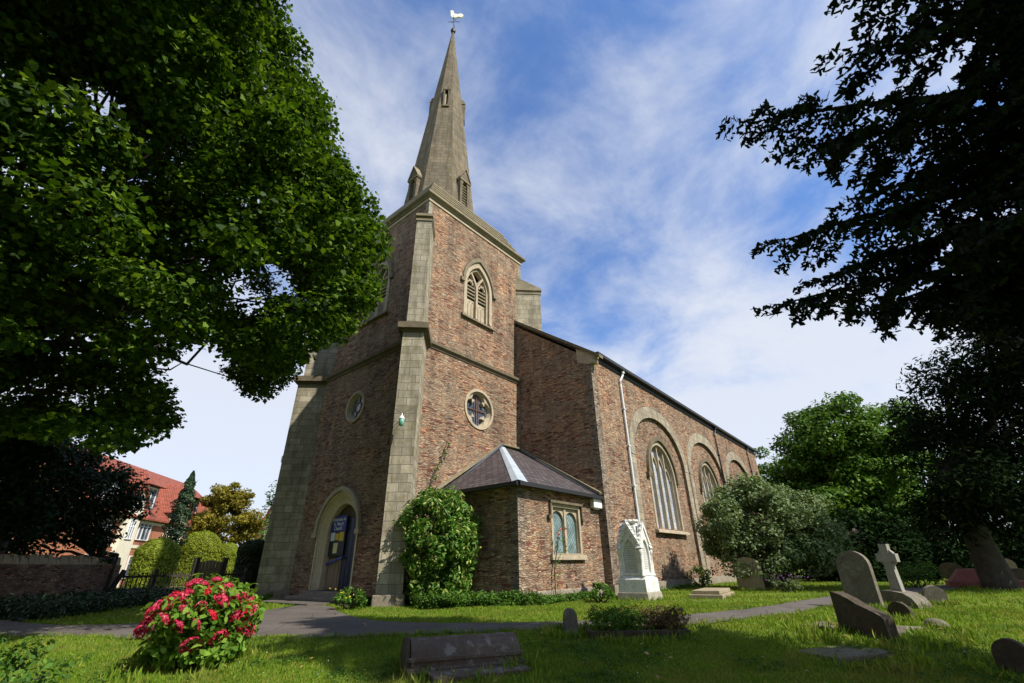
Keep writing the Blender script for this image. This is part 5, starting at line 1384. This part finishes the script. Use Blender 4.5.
# white gothic monument
mc = Vector((4.92, -5.98, 0)); t = thing('gothic_monument', 'white marble gothic grave monument with crocketed gables by the nave wall', 'monument', mc); t.scale = (.84, .84, .85)
mb = MB(); hb_ = .66; mb.frustum([(-hb_, -hb_, -.2), (hb_, -hb_, -.2), (hb_, hb_, -.2), (-hb_, hb_, -.2)], [(-.60, -.60, .24), (.60, -.60, .24), (.60, .60, .24), (-.60, .60, .24)]); mb.build('base', MT['gravebase'], t, bevel=.02)
mb = MB(); mb.frustum([(-.57, -.57, .24), (.57, -.57, .24), (.57, .57, .24), (-.57, .57, .24)], [(-.55, -.55, .66), (.55, -.55, .66), (.55, .55, .66), (-.55, .55, .66)]); mb.build('die', MT['marble'], t, bevel=.015)
mb = MB(); mb.frustum([(-.55, -.55, .655), (.55, -.55, .655), (.55, .55, .655), (-.55, .55, .655)], [(-.46, -.46, .76), (.46, -.46, .76), (.46, .46, .76), (-.46, .46, .76)]); mb.build('plinth', MT['marble'], t)
mb = MB(); mb.box(-.37, .37, -.37, .37, .75, 1.85)
mb.frustum([(-.37, -.37, 1.85), (.37, -.37, 1.85), (.37, .37, 1.85), (-.37, .37, 1.85)], [(-.17, -.17, 2.52), (.17, -.17, 2.52), (.17, .17, 2.52), (-.17, .17, 2.52)]); mb.build('shaft', MT['marble'], t)
for nx, ny in ((-1, 0), (0, -1), (1, 0), (0, 1)):
    fr = Fr((0, 0, 0), (-ny, nx, 0), (nx, ny, 0)); mb = MB()
    g = [(-.42, .78), (.42, .78), (.42, 1.72), (0, 2.50), (-.42, 1.72)]; nic = arched(0, .27, .86, 1.50, 2.02, 8)
    mb.panel(fr, g, [nic], .455); mb.reveal(fr, nic, .375, .455); mb.reveal(fr, g, .30, .455)
    mb.band(fr, [(-.44, 1.66), (0, 2.46), (.44, 1.66)], [(-.54, 1.70), (0, 2.64), (.54, 1.70)], .30, .50)
    gb = mb.build('gable', MT['marble'], t)
    mb = MB(); mb.panel(fr, nic, (), .378)
    for k in range(11):
        z = 1.0+.075*k; wl_ = .2*(.6+.4*((k*7) % 5)/5); mb.fbox(fr, -wl_, wl_, z, z+.018, .377, .380, 1)
    mb.build('inscription', [MT['marblegrey'], MT['gravebase']], gb)
    mb = MB()
    for sgn in (-1, 1):
        for k in range(5): 
            f = (k+.6)/5.4; mb.lathe([(.02, -.03), (.05, .0), (.055, .03), (.02, .07)], tuple(fr.P(sgn*.53*(1-f), 1.72+.93*f, .42)), 6)
    mb.build('crocket', MT['marble'], gb)
for sx in (-1, 1):
    for sy in (-1, 1):
        mb = MB(); mb.lathe([(.085, .74), (.085, .80), (.055, .84), (.05, 1.44), (.065, 1.47), (.09, 1.55), (.09, 1.62), (.06, 1.66), (.07, 1.72), (.02, 1.82)], (sx*.44, sy*.44, 0), 9); mb.build('colonnette', MT['marble'], t, True)
mb = MB(); mb.lathe([(.20, 2.42), (.24, 2.47), (.20, 2.52), (.13, 2.56), (.24, 2.63), (.27, 2.68), (.20, 2.72)], (0, 0, 0), 9)
for k in range(8): a = k*PI/4+.2; mb.lathe([(.02, -.06), (.07, 0), (.06, .05), (.02, .08)], (.23*math.cos(a), .23*math.sin(a), 2.66), 6)
mb.build('finial', MT['marble'], t)

# ------------------------------------------------------------------ low planting along the church and under the trees
def cover(name, label, cells, per, leaf, size, tmpl=OVAL):
    cl = np.asarray(cells); P_, nr = clump_leaves(cl, per, .8, .6, .2)
    P_[:, 2] = np.maximum(P_[:, 2], terr(P_[:, 0], P_[:, 1])+.02)
    o = leaf_mesh(name, P_, size*rng.uniform(.6, 1.3, len(P_)), nr, tmpl, MT[leaf]); tag(o, label, 'plants', kind='stuff'); return o
bed = []
for _ in range(210):
    s_ = rng.random(); x = -.75+s_*2.4; y = -2.05-s_*2.35+rng.normal()*.2; bed.append((x, y, rng.uniform(.05, .26), rng.uniform(.10, .24)))
for _ in range(70): bed.append((rng.uniform(1.6, 4.4), -4.25-abs(rng.normal())*.14, rng.uniform(.03, .14), rng.uniform(.08, .17)))
for _ in range(30): bed.append((rng.uniform(-.75, -.3), rng.uniform(.2, 2.0), rng.uniform(.03, .16), rng.uniform(.08, .15)))
cover('flower_bed_foliage', 'low green bedding plants along the foot of the church', bed, 55, 'fresh', .075)
bed = [(rng.uniform(6.6, 14), -4.6-abs(rng.normal())*.12, rng.uniform(.02, .10), rng.uniform(.08, .16)) for _ in range(70)]
cover('weeds', 'grassy weeds along the foot of the nave wall', bed, 45, 'fresh', .07, LONG)
ug = []
wdir = (w1-w0).normalized(); wn_ = Vector((wdir.y, -wdir.x, 0))
for _ in range(420):
    p = w0+wdir*rng.uniform(-2, 8.5)+wn_*rng.uniform(.3, 3.6); ug.append((p.x, p.y, rng.uniform(.02, .28), rng.uniform(.18, .40)))
ug = [c for c in ug if not inpoly(c[0], c[1], path_poly)]
cover('undergrowth', 'dark ivy ground cover between the wall and the path', ug, 80, 'holly', .10)

# lawn grass: separate blades, thinning with distance
cand = []
def blades(n, d0, d1, h0, wid):
    a = rng.uniform(-1.02, 1.02, n); d = np.sqrt(rng.uniform(d0*d0, d1*d1, n)); yaw = YAW-a*1.0
    x = CAM[0]+d*np.cos(yaw); y = CAM[1]+d*np.sin(yaw)
    tr = smooth_mask(x, y); keep = tr > 0
    x, y, tr = x[keep], y[keep], tr[keep]
    P_ = np.stack([x, y, terr(x, y)+bumps(x, y)-.02], 1); hh = h0*rng.uniform(.5, 1.35, len(x))
    ax_ = np.stack([rng.normal(size=len(x))*.38, rng.normal(size=len(x))*.38, np.ones(len(x))], 1); ax_ = unit(ax_)
    P_ += ax_*hh[:, None]*.45
    cand.append((P_, hh, ax_))
SEG = np.stack([PLO, PHI], 1)
def smooth_mask(x, y):
    """0 on the path and under the buildings"""
    m = np.ones(len(x))
    Q = np.array(path_poly); n = len(Q); ins = np.zeros(len(x), bool)
    for i in range(n):
        x1, y1 = Q[i]; x2, y2 = Q[i-1]
        if y1 == y2: continue
        c = ((y1 > y) != (y2 > y)) & (x < (x2-x1)*(y-y1)/(y2-y1)+x1); ins ^= c
    m[ins] = 0
    m[(x > -1.0) & (x < 34) & (y > -.3) & (y < 12)] = 0
    m[(x > VX) & (y > -VS) & (y < 3)] = 0
    m[(x > NX) & (y > -NS) & (y < 12)] = 0
    return m
blades(230000, 4.0, 9.0, .034, 1); blades(190000, 9.0, 16.0, .045, 1); blades(110000, 16, 30, .07, 1)
P_ = np.vstack([c[0] for c in cand]); hh = np.concatenate([c[1] for c in cand]); ax_ = np.vstack([c[2] for c in cand])
nr = rng.normal(size=P_.shape); nr[:, 2] *= .2
g = leaf_mesh('grass', P_, hh, nr, [(-.16, -.5), (.16, -.5), (.09, .1), (0, .5)], MT['grass'], None, .0, ax_)
tag(g, 'short mown grass of the churchyard', 'grass', kind='stuff')
n = 260; a = rng.uniform(-.95, .95, n); d = rng.uniform(5.5, 18, n); x = CAM[0]+d*np.cos(YAW-a); y = CAM[1]+d*np.sin(YAW-a)
P_ = np.stack([x, y, terr(x, y)+.045], 1); lt = leaf_mesh('leaf_litter', P_, .055*rng.uniform(.6, 1.5, n), rng.normal(size=(n, 3))*.35+[0, 0, 1], OVAL, MT['litter'])
tag(lt, 'scattered fallen leaves on the lawn and path', 'leaves', kind='stuff')

# longer tufts against the stones, clover patches, daisies
tuft = []
def around(x, y, r, n, h=.11):
    for _ in range(n):
        a = rng.uniform(0, 2*PI); q = r*(1+.12*rng.normal()); tuft.append((x+q*math.cos(a), y+q*math.sin(a), h*rng.uniform(.6, 1.5)))
for nm in ('headstone', 'broken_headstone', 'stone_cross', 'coped_tomb', 'kerb_stone', 'grave_slab', 'gothic_monument', 'planted_grave', 'hydrangea_bush', 'red_tomb', 'yew_tree'):
    for o in bpy.data.objects:
        if o.name.split('.')[0] == nm and o.parent is None: around(o.location.x, o.location.y, .42 if nm in ('headstone', 'stone_cross') else .78, 420)
for (a, b), m_ in zip(zip(PLO[:-1], PLO[1:]), range(len(PLO))):
    for _ in range(26): q = a+(b-a)*rng.random()+rng.normal(size=2)*.035; tuft.append((q[0], q[1], .07*rng.uniform(.5, 1.4)))
for a, b in zip(PHI[:-1], PHI[1:]):
    for _ in range(26): q = a+(b-a)*rng.random()+rng.normal(size=2)*.035; tuft.append((q[0], q[1], .07*rng.uniform(.5, 1.4)))
tf = np.array(tuft); ax_ = unit(np.c_[rng.normal(size=(len(tf), 2))*.45, np.ones(len(tf))]); P_ = np.c_[tf[:, :2], terr(tf[:, 0], tf[:, 1])]+ax_*tf[:, 2:3]*.42
nr = rng.normal(size=P_.shape); nr[:, 2] *= .2
tg = leaf_mesh('grass_tufts', P_, tf[:, 2], nr, [(-.09, -.5), (.09, -.5), (.05, .1), (0, .5)], MT['grass'], None, 0, ax_); tag(tg, 'longer grass tufts round the graves and along the path edges', 'grass', kind='stuff')
cp = []
for _ in range(46):
    u, v = rng.uniform(60, 1000), rng.uniform(632, 682); q = ground(u, v)
    if inpoly(q.x, q.y, path_poly): continue
    for _ in range(9): cp.append((q.x+rng.normal()*.16, q.y+rng.normal()*.16, float(terr(q.x, q.y))+.0, rng.uniform(.05, .10)))
cv = cover('clover', 'patches of clover and weeds in the lawn', cp, 26, 'fresh', .028)
dz = []
for _ in range(150):
    u, v = rng.uniform(40, 1010), rng.uniform(608, 680); q = ground(u, v)
    if not inpoly(q.x, q.y, path_poly): dz.append((q.x, q.y, q.z+.055))
P_ = np.array(dz); dd_ = leaf_mesh('daisies', P_, .022, np.array([0, 0, 1.0])+.3*rng.normal(size=P_.shape), OVAL, MT['whitefl']); tag(dd_, 'tiny white daisies dotted in the lawn', 'flowers', kind='stuff')
# look-alikes share a group
GROUPS = {'headstone': 'headstones in the churchyard', 'broken_headstone': 'headstones in the churchyard', 'grave_slab': 'flat grave slabs in the grass', 'topiary_bush': 'golden clipped topiary bushes', 'evergreen_tree': 'dark evergreens behind the churchyard',
          'hedge_shrub': 'dark undergrowth along the far edge', 'unseen_shade_tree': 'unseen trees added west of the lawn to block sky light', 'lantern': 'lanterns on the tower buttresses', 'sycamore_tree': 'sycamores by the path', 'house': 'red roofed houses beyond the wall'}
for o in scene.objects:
    if o.parent is None and 'group' not in o and o.name.split('.')[0] in GROUPS: o['group'] = GROUPS[o.name.split('.')[0]]
